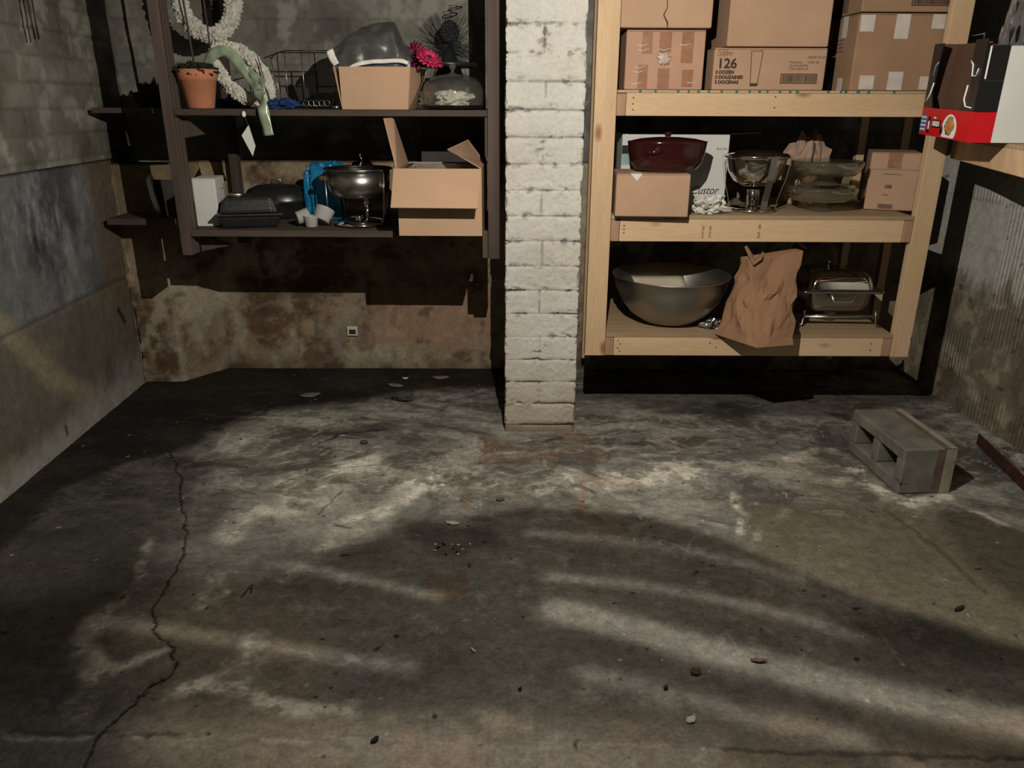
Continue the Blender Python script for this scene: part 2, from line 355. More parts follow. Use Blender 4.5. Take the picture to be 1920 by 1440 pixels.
    c = mixc(c, (.15, .085, .05), inside(wx, wy, pxline([(900, 815), (1100, 815), (1140, 865), (895, 870)]))*.55*sstep(.3, .6, fbm(x, y*1.4, 9, 81)))
    for pts, wd, k in [([(905, 818), (893, 870)], .010, .8), ([(885, 900), (875, 960)], .014, .35), ([(1095, 905), (1090, 960)], .02, .4), ([(1110, 985), (1150, 990)], .06, .3), ([(1100, 900), (1180, 915)], .05, .35)]:
        c = mixc(c, (.22, .10, .04), sstep(wd, wd*.2, dist_poly(wx, wy, pxline(pts)))*k)
    c = mixc(c, (.05, .018, .01), sstep(.035, .0, dist_poly(wx, wy, pxline([(1020, 828), (1045, 828)])))*.8)
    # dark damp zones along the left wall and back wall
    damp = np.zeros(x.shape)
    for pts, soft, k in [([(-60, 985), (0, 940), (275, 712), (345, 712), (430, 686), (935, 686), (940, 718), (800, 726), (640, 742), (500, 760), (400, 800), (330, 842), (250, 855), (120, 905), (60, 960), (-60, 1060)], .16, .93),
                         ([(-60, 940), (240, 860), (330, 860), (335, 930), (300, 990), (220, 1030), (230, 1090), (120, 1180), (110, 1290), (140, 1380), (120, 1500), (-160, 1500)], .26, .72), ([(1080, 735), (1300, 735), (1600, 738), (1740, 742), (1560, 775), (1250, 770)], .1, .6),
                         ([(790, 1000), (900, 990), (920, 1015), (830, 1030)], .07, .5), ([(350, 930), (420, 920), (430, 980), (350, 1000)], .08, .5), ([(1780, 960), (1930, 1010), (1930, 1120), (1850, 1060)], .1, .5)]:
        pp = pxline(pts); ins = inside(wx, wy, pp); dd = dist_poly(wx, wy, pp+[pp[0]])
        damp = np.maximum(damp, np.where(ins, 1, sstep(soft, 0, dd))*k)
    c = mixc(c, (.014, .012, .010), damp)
    # crack lines, dark specks and pits
    z = .004*(fbm(x, y, 2.5, 60)-.5) + .0025*(n3-.5)
    crk = [(318, 845), (330, 872), (340, 900), (337, 930), (347, 960), (349, 1000), (341, 1035), (325, 1075), (303, 1110), (290, 1140), (288, 1180), (310, 1205), (328, 1240), (318, 1265), (280, 1290), (238, 1330), (190, 1378), (160, 1440)]
    wx2 = x + .020*(fbm(x, y, 16, 77, 5, .7)-.5)*2; wy2 = y + .018*(fbm(x, y, 16, 78, 5, .7)-.5)*2
    for pts, wd, k in [(crk, .0034, .95), ([(0, 1374), (330, 1378)], .006, .5), ([(1360, 1408), (1600, 1414), (1930, 1424)], .006, .5), ([(590, 835), (640, 812), (720, 805)], .006, .7), ([(595, 838), (680, 850)], .006, .5), ([(1110, 797), (1160, 790)], .006, .7), ([(1660, 955), (1760, 1030), (1850, 1110)], .01, .35), ([(640, 920), (600, 960)], .006, .5), ([(630, 985), (655, 988)], .006, .7)]:
        k2 = sstep(wd*1.6, wd*.5, dist_poly(wx2, wy2, pxline(pts)))*k; c = mixc(c, (.012, .010, .008), k2); z = z - .004*k2
    sp = vnoise(x*60, y*60, 50)*vnoise(x*33, y*33, 51); c = mixc(c, (.025, .02, .015), sstep(.72, .82, sp)*.85)
    sp = vnoise(x*70, y*70, 52)*vnoise(x*41, y*41, 53); c = mixc(c, (.5, .48, .42), sstep(.80, .88, sp)*.8)
    return x, y, z, np.dstack([c, damp[..., None]]), nu, nv
x, y, z, c, nu, nv = floor_patch()
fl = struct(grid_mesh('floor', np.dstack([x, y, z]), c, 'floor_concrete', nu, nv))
def floor_rest():
    xs = np.linspace(-2.05, 2.3, 30); ys = np.linspace(-2.0, 1.03, 24); x, y = np.meshgrid(xs, ys, indexing='ij')
    c = np.empty(x.shape+(4,)); c[:] = (.13, .11, .085, 0)
    return struct(grid_mesh('floor_near', np.dstack([x, y, 0*x-.001]), c, 'floor_concrete', 30, 24))
floor_rest()

# ---------------------------------------------------------------- walls
def wall(name, plan, z0, z1, res, colfn, dispfn, mat, cap=0, capback=(0, 0)):
    P2 = [np.array(p, float) for p in plan]; S = [0]
    for a, b in zip(P2[:-1], P2[1:]): S.append(S[-1]+np.linalg.norm(b-a))
    s = np.unique(np.concatenate([np.arange(0, S[-1], res), S])); zz = np.linspace(z0, z1, max(2, int((z1-z0)/res)))
    X = np.interp(s, S, [p[0] for p in P2]); Y = np.interp(s, S, [p[1] for p in P2])
    seg = np.clip(np.searchsorted(S, s, side='right')-1, 0, len(P2)-2)
    D = np.array([(P2[i+1]-P2[i])/np.linalg.norm(P2[i+1]-P2[i]) for i in range(len(P2)-1)])[seg]
    nx, ny = D[:, 1], -D[:, 0]                        # plans run so that this points into the room
    sg, zg = np.meshgrid(s, zz, indexing='ij'); d = dispfn(sg, zg); c = colfn(sg, zg, X[:, None]+0*zg, Y[:, None]+0*zg)
    P = np.dstack([X[:, None]+nx[:, None]*d, Y[:, None]+ny[:, None]*d, zg])
    if cap:
        e = P[:, -1:, :].copy(); e[..., 0] += capback[0]; e[..., 1] += capback[1]; P = np.concatenate([P, e], 1); c[:, -1:] *= .25; c = np.concatenate([c, c[:, -1:]*.3], 1)
    return struct(grid_mesh(name, P, c, mat, P.shape[0], P.shape[1]))
def brick_disp(s, z, L=.40, h=.1016, depth=.006, z0=.03, seed=0):
    zw = z + .004*(fbm(s, z, 9, seed+5)-.5)*2; k = np.floor((zw-z0)/h); r = (zw-z0)-k*h; dz = np.minimum(r, h-r)
    sw = s + .006*(fbm(s, z, 9, seed+6)-.5)*2 + (k % 2)*L/2; q = sw-np.floor(sw/L)*L; ds = np.minimum(q, L-q)
    j = np.maximum(sstep(.007, .001, dz), sstep(.007, .001, ds)*.7)
    idn = vnoise(k*7.3+.5, np.floor(sw/L)*3.1+.5, seed+9)
    return j, depth*(-j) + .007*(idn-.5) + .005*(fbm(s, z, 14, seed+1)-.5)*2, idn
def up_col(s, z, X, Y, base=(.17, .162, .135), seed=3):
    j, _, idn = brick_disp(s, z, seed=seed); c = np.empty(s.shape+(3,)); c[:] = base
    n = fbm(s, z, 3.5, seed+20); c *= (.12+1.75*n)[..., None]*(.82+.36*idn)[..., None]
    c = mixc(c, (.40, .385, .335), sstep(.54, .68, fbm(s, z, 9, seed+22))*.6); c = mixc(c, (.10, .085, .05), sstep(.55, .7, fbm(s, z, 5, seed+24))*.5)
    c = mixc(c, (.04, .036, .03), j*.35)
    return np.dstack([c, 0*s[..., None]])
def low_left(s, z, X, Y):
    n1, n2, n3 = fbm(Y, z, 2.2, 30), fbm(Y, z*.6, 9, 31), fbm(Y*2.0, z*.5, 11, 32)
    c = np.empty(s.shape+(3,)); c[:] = (.16, .163, .158); c = mixc(c, (.085, .088, .094), sstep(.42, .6, n1)); c *= (.5+1.0*n2)[..., None]
    c = mixc(c, (.30, .305, .30), sstep(.52, .7, fbm(Y*1.4, z*.8, 5, 36))*sstep(.45, .75, z)*.75); c = mixc(c, (.33, .33, .31), sstep(.55, .75, n3)*sstep(1.2, .9, z)*sstep(.55, .9, z)*.6)
    seam = .56 + .02*(fbm(Y, z, 4, 37)-.5); br = sstep(.03, -.03, z-seam)
    c = mixc(c, (.125, .098, .072), br*.85*(.6+.5*n2)); c = mixc(c, (.20, .17, .12), br*sstep(.5, .65, fbm(Y, z, 3, 39))*.6)
    c = mixc(c, (.14, .095, .055), sstep(3.45, 3.62, Y + .05*(n2-.5))*sstep(.35, .6, z)*.8)
    light_streak = dist_poly(Y, z, [(2.72, .60), (2.95, .33), (3.22, .12), (3.3, .02)]); c = mixc(c, (.30, .25, .16), sstep(.085, .01, light_streak)*.65)  # diagonal streak of lamp light painted into the wall colour
    c = mixc(c, (.36, .345, .31), sstep(.16, .02, z + .10*(n2-.5))*.85); c = mixc(c, (.27, .25, .22), sstep(.28, .1, z)*sstep(2.9, 3.3, Y)*sstep(.42, .6, n2)*.7)
    ln = sstep(.010, .003, np.abs(z-seam)); c = mixc(c, (.05, .045, .04), ln*.55)
    for pts, wd in [([(3.05, .88), (3.053, .81)], .006), ([(3.62, .43), (3.66, .36)], .015), ([(2.98, .09), (2.985, .05)], .008)]: c = mixc(c, (.02, .018, .015), sstep(wd*1.5, wd*.5, dist_poly(Y, z, pts)))
    return np.dstack([c, 0*s[..., None]])
LX = lambda Y: -1.862 - (Y-2.476)*.0405
low_d = lambda s, z: .010*(fbm(s, z, 3, 70)-.5) + .006*(fbm(s, z, 16, 71)-.5) - .006*sstep(.012, .002, np.abs(z-.56))
ww = wall('wall_left', [(LX(-2.0), -2.0), (LX(3.80), 3.80)], -.01, 1.12, .0125, low_left, low_d, 'wall_concrete', 1, (-.06, 0))
wall('wall_left_upper', [(LX(-2.0)-.03, -2.0), (LX(3.9)-.03, 4.12)], 1.12, 2.3, .0125, lambda s, z, X, Y: up_col(Y, z, X, Y), lambda s, z: brick_disp(s-2.0, z, seed=3)[1] + .012*(fbm(s, z, 5, 80)-.5), 'painted_brick')
def low_back(s, z, X, Y):
    n1, n2 = fbm(X, z, 2.4, 50), fbm(X, z, 8, 51); c = np.empty(s.shape+(3,)); c[:] = (.30, .23, .15)
    c *= (.35+1.3*n2)[..., None]; c = mixc(c, (.105, .058, .034), sstep(.52, .64, fbm(X, z, 3.1, 52))*.8); c = mixc(c, (.44, .39, .28), sstep(.52, .62, fbm(X*1.3, z*.8, 4.5, 53))*.75)
    rust = sstep(.10, .0, dist_poly(X+.08*(n2-.5), z+.12*(n2-.5), [(-1.42, .50), (-1.2, .46), (-1.02, .44)])); c = mixc(c, (.085, .045, .028), rust*.85)
    pink = inside(X+.06*(n2-.5), z+.06*(n1-.5), [(-.80, .14), (-.12, .10), (-.12, .45), (-.75, .45)]); c = mixc(c, (.36, .225, .15)*1 if 0 else (.36, .225, .15), pink*.65)
    c = mixc(c, (.36, .33, .27), sstep(.05, .0, dist_poly(X+.05*(n2-.5), z+.05*(n1-.5), [(-.80, .48), (-.82, .34), (-.98, .22), (-.95, .1)]))*.55); c = mixc(c, (.36, .33, .26), sstep(.035, .0, dist_poly(X+.05*(n2-.5), z, [(-1.49, .47), (-1.46, .25), (-1.53, .05)]))*.7)
    c = mixc(c, (.12, .11, .09), sstep(.02, .008, np.abs(X+1.055+.01*(n2-.5)))*sstep(.45, .3, z)*.6)
    lr = np.abs(fbm(X*.5, z*1.6, 7, 57, 4)-.5); c = mixc(c, (.33, .27, .19), sstep(.03, .005, lr)*.5); c = mixc(c, (.07, .045, .03), sstep(.62, .72, fbm(X, z, 13, 58))*.6)
    pil = sstep(-1.56, -1.6, X); c = mixc(c, (.17, .115, .065), pil*sstep(.5, .8, z)*.8); c = mixc(c, (.33, .30, .24), pil*sstep(.52, .68, fbm(X*1.8, z*.7, 6, 55))*sstep(.62, .3, z)*.8)
    c = mixc(c, (.38, .36, .32), sstep(.06, .0, z)*sstep(.4, .6, n2)*pil*.8)
    c = mixc(c, (.36, .33, .25), sstep(.022, .004, np.abs(X+1.72+.02*(n2-.5)))*pil*sstep(.5, .2, z)*.6)
    c = mixc(c, (.06, .05, .035), sstep(.09, .0, z+.04*(n2-.5))*(1-pil)*.4)
    return np.dstack([c, 0*s[..., None]])
wall('wall_back', [(LX(3.76)-.0, 3.76), (-1.915, 3.787), (-1.72, 3.79), (-1.558, 4.008), (2.3, 4.03)], -.01, 1.10, .0125, low_back, low_d, 'wall_concrete', 1, (0, .12))
wall('wall_back_upper', [(-2.05, 4.09), (2.3, 4.07)], 1.08, 2.3, .0125, lambda s, z, X, Y: up_col(X, z, X, Y, (.20, .19, .165), 11), lambda s, z: brick_disp(s, z, seed=11)[1], 'painted_brick')
def right_col(s, z, X, Y):
    n1, n2 = fbm(Y, z, 2.5, 60), fbm(Y, z, 9, 61); c = np.empty(s.shape+(3,)); c[:] = (.50, .49, .44); c *= (.72+.56*n2)[..., None]
    lim = .60 + .18*(n1-.5) - .22*sstep(3.0, 2.4, Y) + .25*(fbm(Y*2.5, z*.5, 6, 63)-.5)
    b = sstep(.06, -.06, z-lim); c = mixc(c, (.15, .112, .068), b*.85); c = mixc(c, (.40, .35, .25), b*sstep(.52, .64, n2)*.7); c = mixc(c, (.10, .075, .045), b*sstep(.55, .7, fbm(Y, z, 4, 64))*.6)
    cell = vnoise(np.floor(Y/.31)*5.7+.5, np.floor((z-.05)/.205+.5)*3.3+.5, 66); rid = sstep(.40, .44, cell)*sstep(1.3, 1.2, z)
    q = Y/.31-np.floor(Y/.31); rid = rid*sstep(.0, .12, q)*sstep(1, .7, q)
    zz = np.abs(((z-.05)/.205+.5) % 1); j = sstep(.04, .01, np.minimum(zz, 1-zz)); c = mixc(c, (.16, .13, .09), j*.3)
    c = mixc(c, (.03, .025, .02), sstep(.74, .80, vnoise(Y*60, z*60, 68)*vnoise(Y*31, z*31, 69)**.5)*.8)
    return np.dstack([c, rid[..., None]])
RX = lambda Y: 2.133 + (3.641-Y)*.039
wall('wall_right', [(RX(4.1), 4.1), (RX(-2.0), -2.0)], -.01, 2.3, .0125, right_col, lambda s, z: low_d(s, z)*.8, 'clay_tile')
m = MB(); m.box(-2.2, 2.45, -2.06, -2.0, 0, 2.3); struct(m.build('wall_front', 'ceiling_wood'))
m = MB(); m.box(-2.2, 2.45, -2.06, 4.2, 2.3, 2.36); struct(m.build('ceiling', 'ceiling_wood'))

# ---------------------------------------------------------------- painted brick pillar
def pillar():
    x0, x1, yf, yb = -.030, .277, 3.15, 3.455; h = .1016
    plan = [(x0, yb), (x0, yf), (x1, yf), (x1, yb)]; S = [0, .305, .612, .917]; s = np.arange(0, .9171, .0036); s[-1] = .917
    zz = np.arange(0, 2.31, .0036); sg, zg = np.meshgrid(s, zz, indexing='ij')
    zw = zg + .0035*(fbm(sg, zg, 12, 102)-.5)*2; k = np.floor((zw-.033)/h); r = (zw-.033)-k*h; dz = np.minimum(r, h-r); ev = (k % 2)
    loc = np.mod(sg-.305, .306); mid = np.abs(loc-.146+.02*(vnoise(k+.5, 0*k, 111)-.5)); crisp = sstep(.38, .62, fbm(sg, zg, 9, 103))
    jh = sstep(.0045, .0008, dz)*(.25+.75*crisp); jv = sstep(.005, .001, mid)*ev*(.2+.8*sstep(.45, .65, fbm(sg, zg, 11, 104)))
    near = np.maximum(.15, np.maximum(sstep(.03, 0, dz), sstep(.06, 0, mid)*ev)); pits = sstep(.56, .66, fbm(sg*.7, zg*1.2, 60, 105, 3))*sstep(.42, .6, fbm(sg, zg, 11, 106))*near
    edge = np.minimum(np.minimum(np.abs(sg-.305), np.abs(sg-.612)), 9); chip = sstep(.012, 0, edge)*sstep(.42, .7, fbm(sg*.4, zg, 45, 107, 3))
    d = -.010*np.maximum(jh, jv) - .006*pits - .008*chip + .005*(fbm(sg, zg, 14, 108)-.5)*2 + .002*(fbm(sg, zg, 60, 109)-.5)*2 - .004*sstep(.02, 0, dz)*crisp
    d = d + .006*(vnoise(k+.5, 0*k+.3, 112)-.5)
    X = np.interp(s, S, [p[0] for p in plan]); Y = np.interp(s, S, [p[1] for p in plan]); seg = np.clip(np.searchsorted(S, s, side='right')-1, 0, 2)
    NX = np.array([-1, 0, 1])[seg]; NY = np.array([0, -1, 0])[seg]; corner = np.minimum(np.abs(s-.305), np.abs(s-.612)) < .002
    NX = np.where(corner, np.where(s < .45, -.7, .7), NX); NY = np.where(corner, -.7, NY)
    P = np.dstack([X[:, None]+NX[:, None]*d, Y[:, None]+NY[:, None]*d, zg])
    c = np.empty(sg.shape+(3,)); c[:] = (.565, .548, .500); c *= (.84+.32*fbm(sg, zg, 5, 120))[..., None]
    c = mixc(c, (.50, .44, .35), sstep(.5, .7, fbm(sg, zg, 4, 121))*.35); c = mixc(c, (.44, .37, .28), sstep(.45, .05, zg+.2*(fbm(sg, zg, 6, 122)-.5))*.75)
    c = mixc(c, (.18, .14, .10), sstep(.07, .015, zg+.03*(fbm(sg, zg, 16, 123)-.5))*.8); c = mixc(c, (.05, .042, .035), np.clip(jh*crisp*.6+jv*.5+pits*.55+chip*.3, 0, .8))
    o = grid_mesh('brick_pillar', P, np.dstack([c, 0*sg[..., None]]), 'painted_brick', len(s), len(zz))
    tag(o, 'cream painted brick pillar standing on the floor between the two shelf units', 'pillar')
pillar()
#PART2
# ---------------------------------------------------------------- lamp hanging above, in front of the shelves (just above the picture)
def lamp():
    t = thing('hanging_lamp', 'clear bulb lamp hanging on a cord from the ceiling, with an added sheet below that masks its light into streaks', 'lamp', LAMP)
    m = MB(); m.tube([(0, 0, .48), (0, 0, .09)], .004); m.build('cord', 'black_wire', t)
    m = MB(); m.lathe([(0, .1), (.018, .1), (.02, .045), (.016, .04), (0, .04)], 20); m.build('socket', 'black_enamel', t)
    m = MB(); m.lathe([(.012, .04), (.02, .02), (.03, 0), (.026, -.022), (.012, -.03), (.001, -.032)], 28); m.build('glass_bulb', 'lamp_bulb_glass', t)
    ld = bpy.data.lights.new('filament', 'POINT'); ld.energy = LAMP_W; ld.color = LAMP_COL; ld.shadow_soft_size = .0022
    lo = bpy.data.objects.new('filament', ld); COL.objects.link(lo); lo.parent = t
    h = .22; k = h/LAMP.z; ny, nx = 230, 300
    gx, gy = np.meshgrid(np.linspace(-2.3, 2.5, nx), np.linspace(.2, 3.3, ny), indexing='ij')
    px = proj_np(np.dstack([gx, gy, 0*gx]).reshape(-1, 3)).reshape(nx, ny, 2)
    bd = pxline([(-700, 1060), (60, 1060), (250, 1000), (460, 1010), (660, 985), (760, 952), (880, 962), (1000, 945), (1200, 958), (1350, 998), (1490, 1060), (1640, 1120), (1950, 1215), (2600, 1320)])
    poly = bd+[(3.5, .1), (-3.5, .1)]; ins = inside(gx, gy, poly); dd = dist_poly(gx, gy, bd)
    T = np.where(ins, sstep(0, .05+.30*sstep(-.1, -.9, gx), dd), 0); T = 1-.81*T
    for pts, wd, a in STREAKS:
        d = dist_poly(gx, gy, pxline(pts)); g_ = np.minimum(1, a*np.exp(-(d/wd)**2)); T = np.where(ins, g_+(1-g_)*T, T)
    for pts, wd, a in DARKS: T = T*(1-np.where(ins, a*np.exp(-(dist_poly(gx, gy, pxline(pts))/wd)**2), 0))
    P = np.dstack([(gx-LAMP.x)*k, (gy-LAMP.y)*k, 0*gx-h + .0]); C = np.dstack([T, T, T*1.0, T*0+1])
    o = grid_mesh('light_mask', P, C, 'light_mask_glass', nx, ny); o.parent = t  # unseen sheet added to mask the lamp light into floor streaks
    m = MB()
    for sx, sy in ((-.16, -.13), (.16, -.13)): m.tube([(sx*.1, sy*.1, .06), (sx, sy, -h)], .0012, 6)
    m.build('mask_hanger', 'black_wire', t)  # wires holding the added light mask
STREAKS = [([(1000, 1000), (1150, 1012), (1280, 1030), (1400, 1058), (1500, 1085)], .026, .45), ([(1030, 1080), (1200, 1098), (1320, 1118), (1500, 1158), (1620, 1198)], .024, .6),
           ([(1050, 1145), (1200, 1182), (1400, 1240), (1600, 1292), (1800, 1334), (1960, 1366), (2300, 1440)], .044, 1.7), ([(1100, 1262), (1300, 1312), (1450, 1350), (1620, 1392)], .03, .55),
           ([(230, 1020), (400, 1038), (560, 1062), (700, 1090), (820, 1118)], .022, .8), ([(200, 1165), (350, 1188), (550, 1218), (760, 1250)], .026, .7), ([(600, 975), (760, 965), (900, 985)], .02, .3), ([(-100, 1400), (500, 1395), (1000, 1420), (1300, 1450)], .10, .45), ([(1700, 1440), (1820, 1470), (2000, 1500)], .03, .4)]
DARKS = [([(1650, 1180), (1800, 1205), (2000, 1265)], .10, .8), ([(1560, 1330), (1750, 1390), (1950, 1430)], .04, .5), ([(1280, 1155), (1450, 1195)], .03, .4)]
thinglass('lamp_bulb_glass', (.97, .97, .97), .02)
lamp()

# ---------------------------------------------------------------- right shelf unit: new pine studs
YF = 3.24; DECK1, DECK2, DECK3 = 1.43, .944, .433; YB = 3.86
def right_shelf():
    t = thing('storage_shelf', 'tall new pine stud shelf unit with three loaded decks right of the brick pillar', 'shelf', (1.03, YF, 0))
    def L(x0, x1, y0, y1, z0, z1, name, mat, bev=.003):
        m = MB(); m.box(x0-1.03, x1-1.03, y0-YF, y1-YF, z0, z1); return m.build(name, mat, t, bevel=bev)
    L(.321, .409, YF, YF+.038, .33, 2.3, 'post', 'pine_z'); L(1.672, 1.752, YF, YF+.038, .328, 2.3, 'post', 'pine_z')
    L(.371, .409, YB+.04, YB+.08, .1, 2.3, 'post', 'pine_z'); L(1.672, 1.71, YB+.04, YB+.08, .1, 2.3, 'post', 'pine_z'); L(1.86, 1.90, YB+.0, YB+.04, .33, 2.3, 'post', 'pine_z')
    for z0, z1, dk in ((1.332, 1.418, DECK1), (.834, .926, DECK2), (.331, .414, DECK3)):
        L(.447, 1.632, YF+.001, YF+.039, z0, z1, 'beam', 'pine_x')
        L(.410, .446, YF+.002, YB, z0, z1-.002, 'side_rail', 'pine_end'); L(1.633, 1.671, YF+.002, YB, z0, z1-.002, 'side_rail', 'pine_end')
        L(.41, 1.67, YB+.001, YB+.039, z0, z1, 'beam', 'pine_x')
        L(.411, 1.671, YF+.001, YB+.02, z1+.0005, dk-.0012, 'deck', 'plywood', .001)
    # nails and printing on the beams
    for bx, by in [(.475, 1.40), (.475, 1.377), (.475, 1.355), (1.035, 1.405), (1.035, 1.365), (.465, .9), (.465, .885), (.465, .87), (.465, .40), (.475, .385), (.465, .365), (.475, .35), (1.12, .395), (1.12, .37), (1.58, .39), (1.58, .36), (.87, .39), (.9, .37)]:
        m = MB(); m.lathe([(0, 0), (.003, 0), (.003, .001), (0, .001)], 8, M=Matrix.Translation((bx-1.03, .0008, by)) @ Matrix.Rotation(PI/2, 4, 'X')); m.build('nail_head', 'ink', t)
    for x in (.50, .56, .65, .69, .73, .77, .82, .88, .93, .97, 1.0, 1.05, 1.09, 1.12, 1.24, 1.29, 1.31, 1.36, 1.40, 1.5): m = MB(); m.box(x-1.03-random.uniform(.003, .008), x-1.03+.005, .0002, .0022, 1.4195, 1.4295); m.build('printed_mark', 'green_print', t)
    for x, n in ((.83, 4), (.80, 2)): lettering('S-P-F KD', .010, x-1.03, -.0006, .85, 'ink_grey', t, 'grade_stamp', M=Matrix.Rotation(-PI/2, 4, 'Y'))
    lettering('2x4 · 66', .013, 1.035-1.03, -.0006, .848, 'ink_grey', t, 'grade_stamp', M=Matrix.Rotation(-PI/2, 4, 'Y'))
    return t
right_shelf()

# side shelf along the right wall
def beamline(name, a, b, z0, z1, th, mat, t, over=0):
    a, b = Vector(a), Vector(b); d = (b-a); L = d.length; M = Matrix.Translation((*a, 0)) @ Matrix.Rotation(math.atan2(d.y, d.x), 4, 'Z')
    m = MB(); m.box(-over, L+over, 0, th, z0, z1, M=M); return m.build(name, mat, t, bevel=.003)
SA, SB = Vector((1.800, 3.30)), Vector((1.455, 2.10))
def side_shelf():
    t = thing('corner_shelf', 'short pine shelf on the right wall carrying the red display box', 'shelf', (0, 0, 0))
    beamline('beam', SB, SA, 1.172, 1.249, -.038, 'pine_y', t)
    m = MB(); v = [(SB.x-.0, SB.y), (SA.x, SA.y), (2.11, 3.6), (2.13, 2.1)]
    m.add([(x, y, z) for z in (1.2495, 1.262) for x, y in v], [(0, 1, 2, 3), (7, 6, 5, 4)]+[(i, (i+1) % 4, 4+(i+1) % 4, 4+i) for i in range(4)]); m.build('deck', 'plywood', t)
    m = MB(); a = at(1818, 50, 3.3); m.box(1.80, 2.12, 3.30, 3.335, 1.485, 1.575); m.build('cross_beam', 'pine_x', t, bevel=.003)
side_shelf()

# ---------------------------------------------------------------- left shelf unit: old dark wood
YL = 3.25; LS1, LS2 = 1.352, .872
def left_shelf():
    t = thing('storage_shelf', 'old dark wooden shelf unit with two boards hanging in the left corner', 'shelf', (-.7, YL, 0))
    def L(x0, x1, y0, y1, z0, z1, name, mat='oldwood_x', bev=.003):
        m = MB(); m.box(x0+.7, x1+.7, y0-YL, y1-YL, z0, z1); return m.build(name, mat, t, bevel=bev)
    L(-1.40, -1.358, YL, YL+.09, .765, 2.3, 'post', 'oldwood_z'); L(-.103, -.055, YL, YL+.07, .755, 2.3, 'post', 'oldwood_z')
    L(-1.40, -1.36, 3.93, 3.99, .7, 2.3, 'post', 'oldwood_z')
    L(-1.357, -.104, YL+.006, 3.95, LS1-.026, LS1-.0012, 'shelf_board'); L(-1.895, -1.405, 3.66, 3.98, LS1-.024, LS1-.0012, 'shelf_board')
    L(-1.357, -.49, YL+.004, 3.93, LS2-.028, LS2-.0012, 'shelf_board'); L(-1.357, -.104, 3.40, 3.93, LS2-.03, LS2-.0014, 'shelf_board'); L(-1.87, -1.405, 3.58, 3.78, LS2-.03, LS2-.0012, 'shelf_board')
    L(-.115, -.104, YL+.02, YL+.05, 1.17, LS1-.027, 'cleat', 'oldwood_z'); L(-.128, -.104, YL+.02, YL+.05, .755, .87, 'cleat', 'oldwood_z')
    m = MB(); m.prism([(-1.357+.7, LS1-.03), (-1.357+.7, LS1-.115), (-1.275+.7, LS1-.10)], .085, .10); m.build('corner_wedge', 'oldwood_z', t)  # wedge added in place of a lit triangle beside the post
    m = MB(); m.prism([(-1.357+.7, .87-.03), (-1.357+.7, .765), (-1.23+.7, .79)], .10, .118); m.build('corner_wedge', 'oldwood_z', t)
left_shelf()

# ---------------------------------------------------------------- cardboard boxes
def front(xl, xr, yt, yb, Y): a, b, c = at((xl+xr)/2, yb, Y), at(xl, yb, Y), at(xr, yb, Y); return b.x, c.x, at((xl+xr)/2, yt, Y).z-a.z
def carton(label, xl, xr, yt, yb, Y, z, depth, mat='kraft', rz=0, group=None, tapes=(), h=None, tapemat='tape_brown', name='cardboard_box', seam=True):
    x0, x1, hh = front(xl, xr, yt, yb, Y); h = h or hh; w = x1-x0; rz = math.radians(rz)
    c = Vector(((x0+x1)/2, Y, 0)); c = c + Vector((-math.sin(rz)*depth/2, math.cos(rz)*depth/2, 0))
    t = thing(name, label, 'box', (c.x, c.y, z), rz, group)
    m = MB(); m.box(-w/2, w/2, -depth/2, depth/2, .0005, h-.007); m.build('body', mat, t, bevel=.005)
    if seam:
        for sgn in (-1, 1):
            m = MB(); m.box(-w/2+.002, w/2-.002, min(sgn*.0015, sgn*(depth/2-.001)), max(sgn*.0015, sgn*(depth/2-.001)), h-.0068, h-.003); m.build('top_flap', mat, t)
    for i, (a, b, u, v) in enumerate(tapes):          # strips given as fractions of the front face
        m = MB(); m.box(-w/2+a*w, -w/2+b*w, -depth/2-.0012, -depth/2-.0002, u*h, v*h); m.build('tape', tapemat, t)
    return t, w, h, depth
B, bw_, bh_, bd_ = carton('brown box patched with shiny tape strips, bottom left on the top pine deck', 1170, 1316, 62, 166, 3.30, DECK1, .34, 'kraft_pink', tapes=[(.17, .29, .02, .42), (.2, .33, .6, .96), (.42, .57, .02, .36), (.42, .57, .62, .97), (.73, .87, .05, .34), (.70, .85, .45, .96)], h=.222)
m = MB(); m.blob((-.005, -.1705, .115), (.024, .0025, .022), .5, 4, 3, 30, 18); m.build('oval_glint', 'glint_tape', B)  # pale oval standing for a glint on the tape
for q in [(-.095, .165), (-.09, .148), (-.10, .085), (-.105, .068), (-.112, .025), (-.005, .15), (.112, .03), (.075, .168)]:
    m = MB(); m.tube([(q[0]-.02, -.171, q[1]), (q[0], -.172, q[1]-.004), (q[0]+.025, -.171, q[1]+.004)], .0011, 6); m.build('tape_glint', 'white_print_glint', B)  # thin white lines painted as glints on the tape
A, aw, ah, ad = carton('plain pale brown box with torn centre seam stacked on the tape patched box', 1163, 1334, -70, 55, 3.27, DECK1+.2235, .36, 'kraft_light', h=.30)
m = MB(); m.tube([(.0, -.181, .30), (-.002, -.1812, .12), (.0, -.181, .07), (-.012, -.181, .045), (.004, -.181, .02), (.006, -.181, .001)], [.003, .0025, .003, .004, .006, .003], 6, flat=.3); m.build('torn_seam', 'ink', A)
D, dw, dh, dd_ = carton('low brown tumbler carton printed 126 and 3 DOZEN on the top pine deck', 1334, 1543, 93, 166, 3.29, DECK1, .36, 'kraft', h=.158)
yf = -dd_/2-.0012
lettering('126', .036, -dw/2+.014, yf, .082, 'ink', D, bold=.0013, sx=1.05)
for i, s_ in enumerate(('3 DOZEN', '3 DOUZAINES', '3 DOCENAS')): lettering(s_, .0125, -dw/2+.010, yf, .061-.0185*i, 'ink', D, bold=.0009, sx=1.0)
lettering('Libbey', .016, -dw/2+.02, yf, .130, 'ink_grey', D, sx=.9)
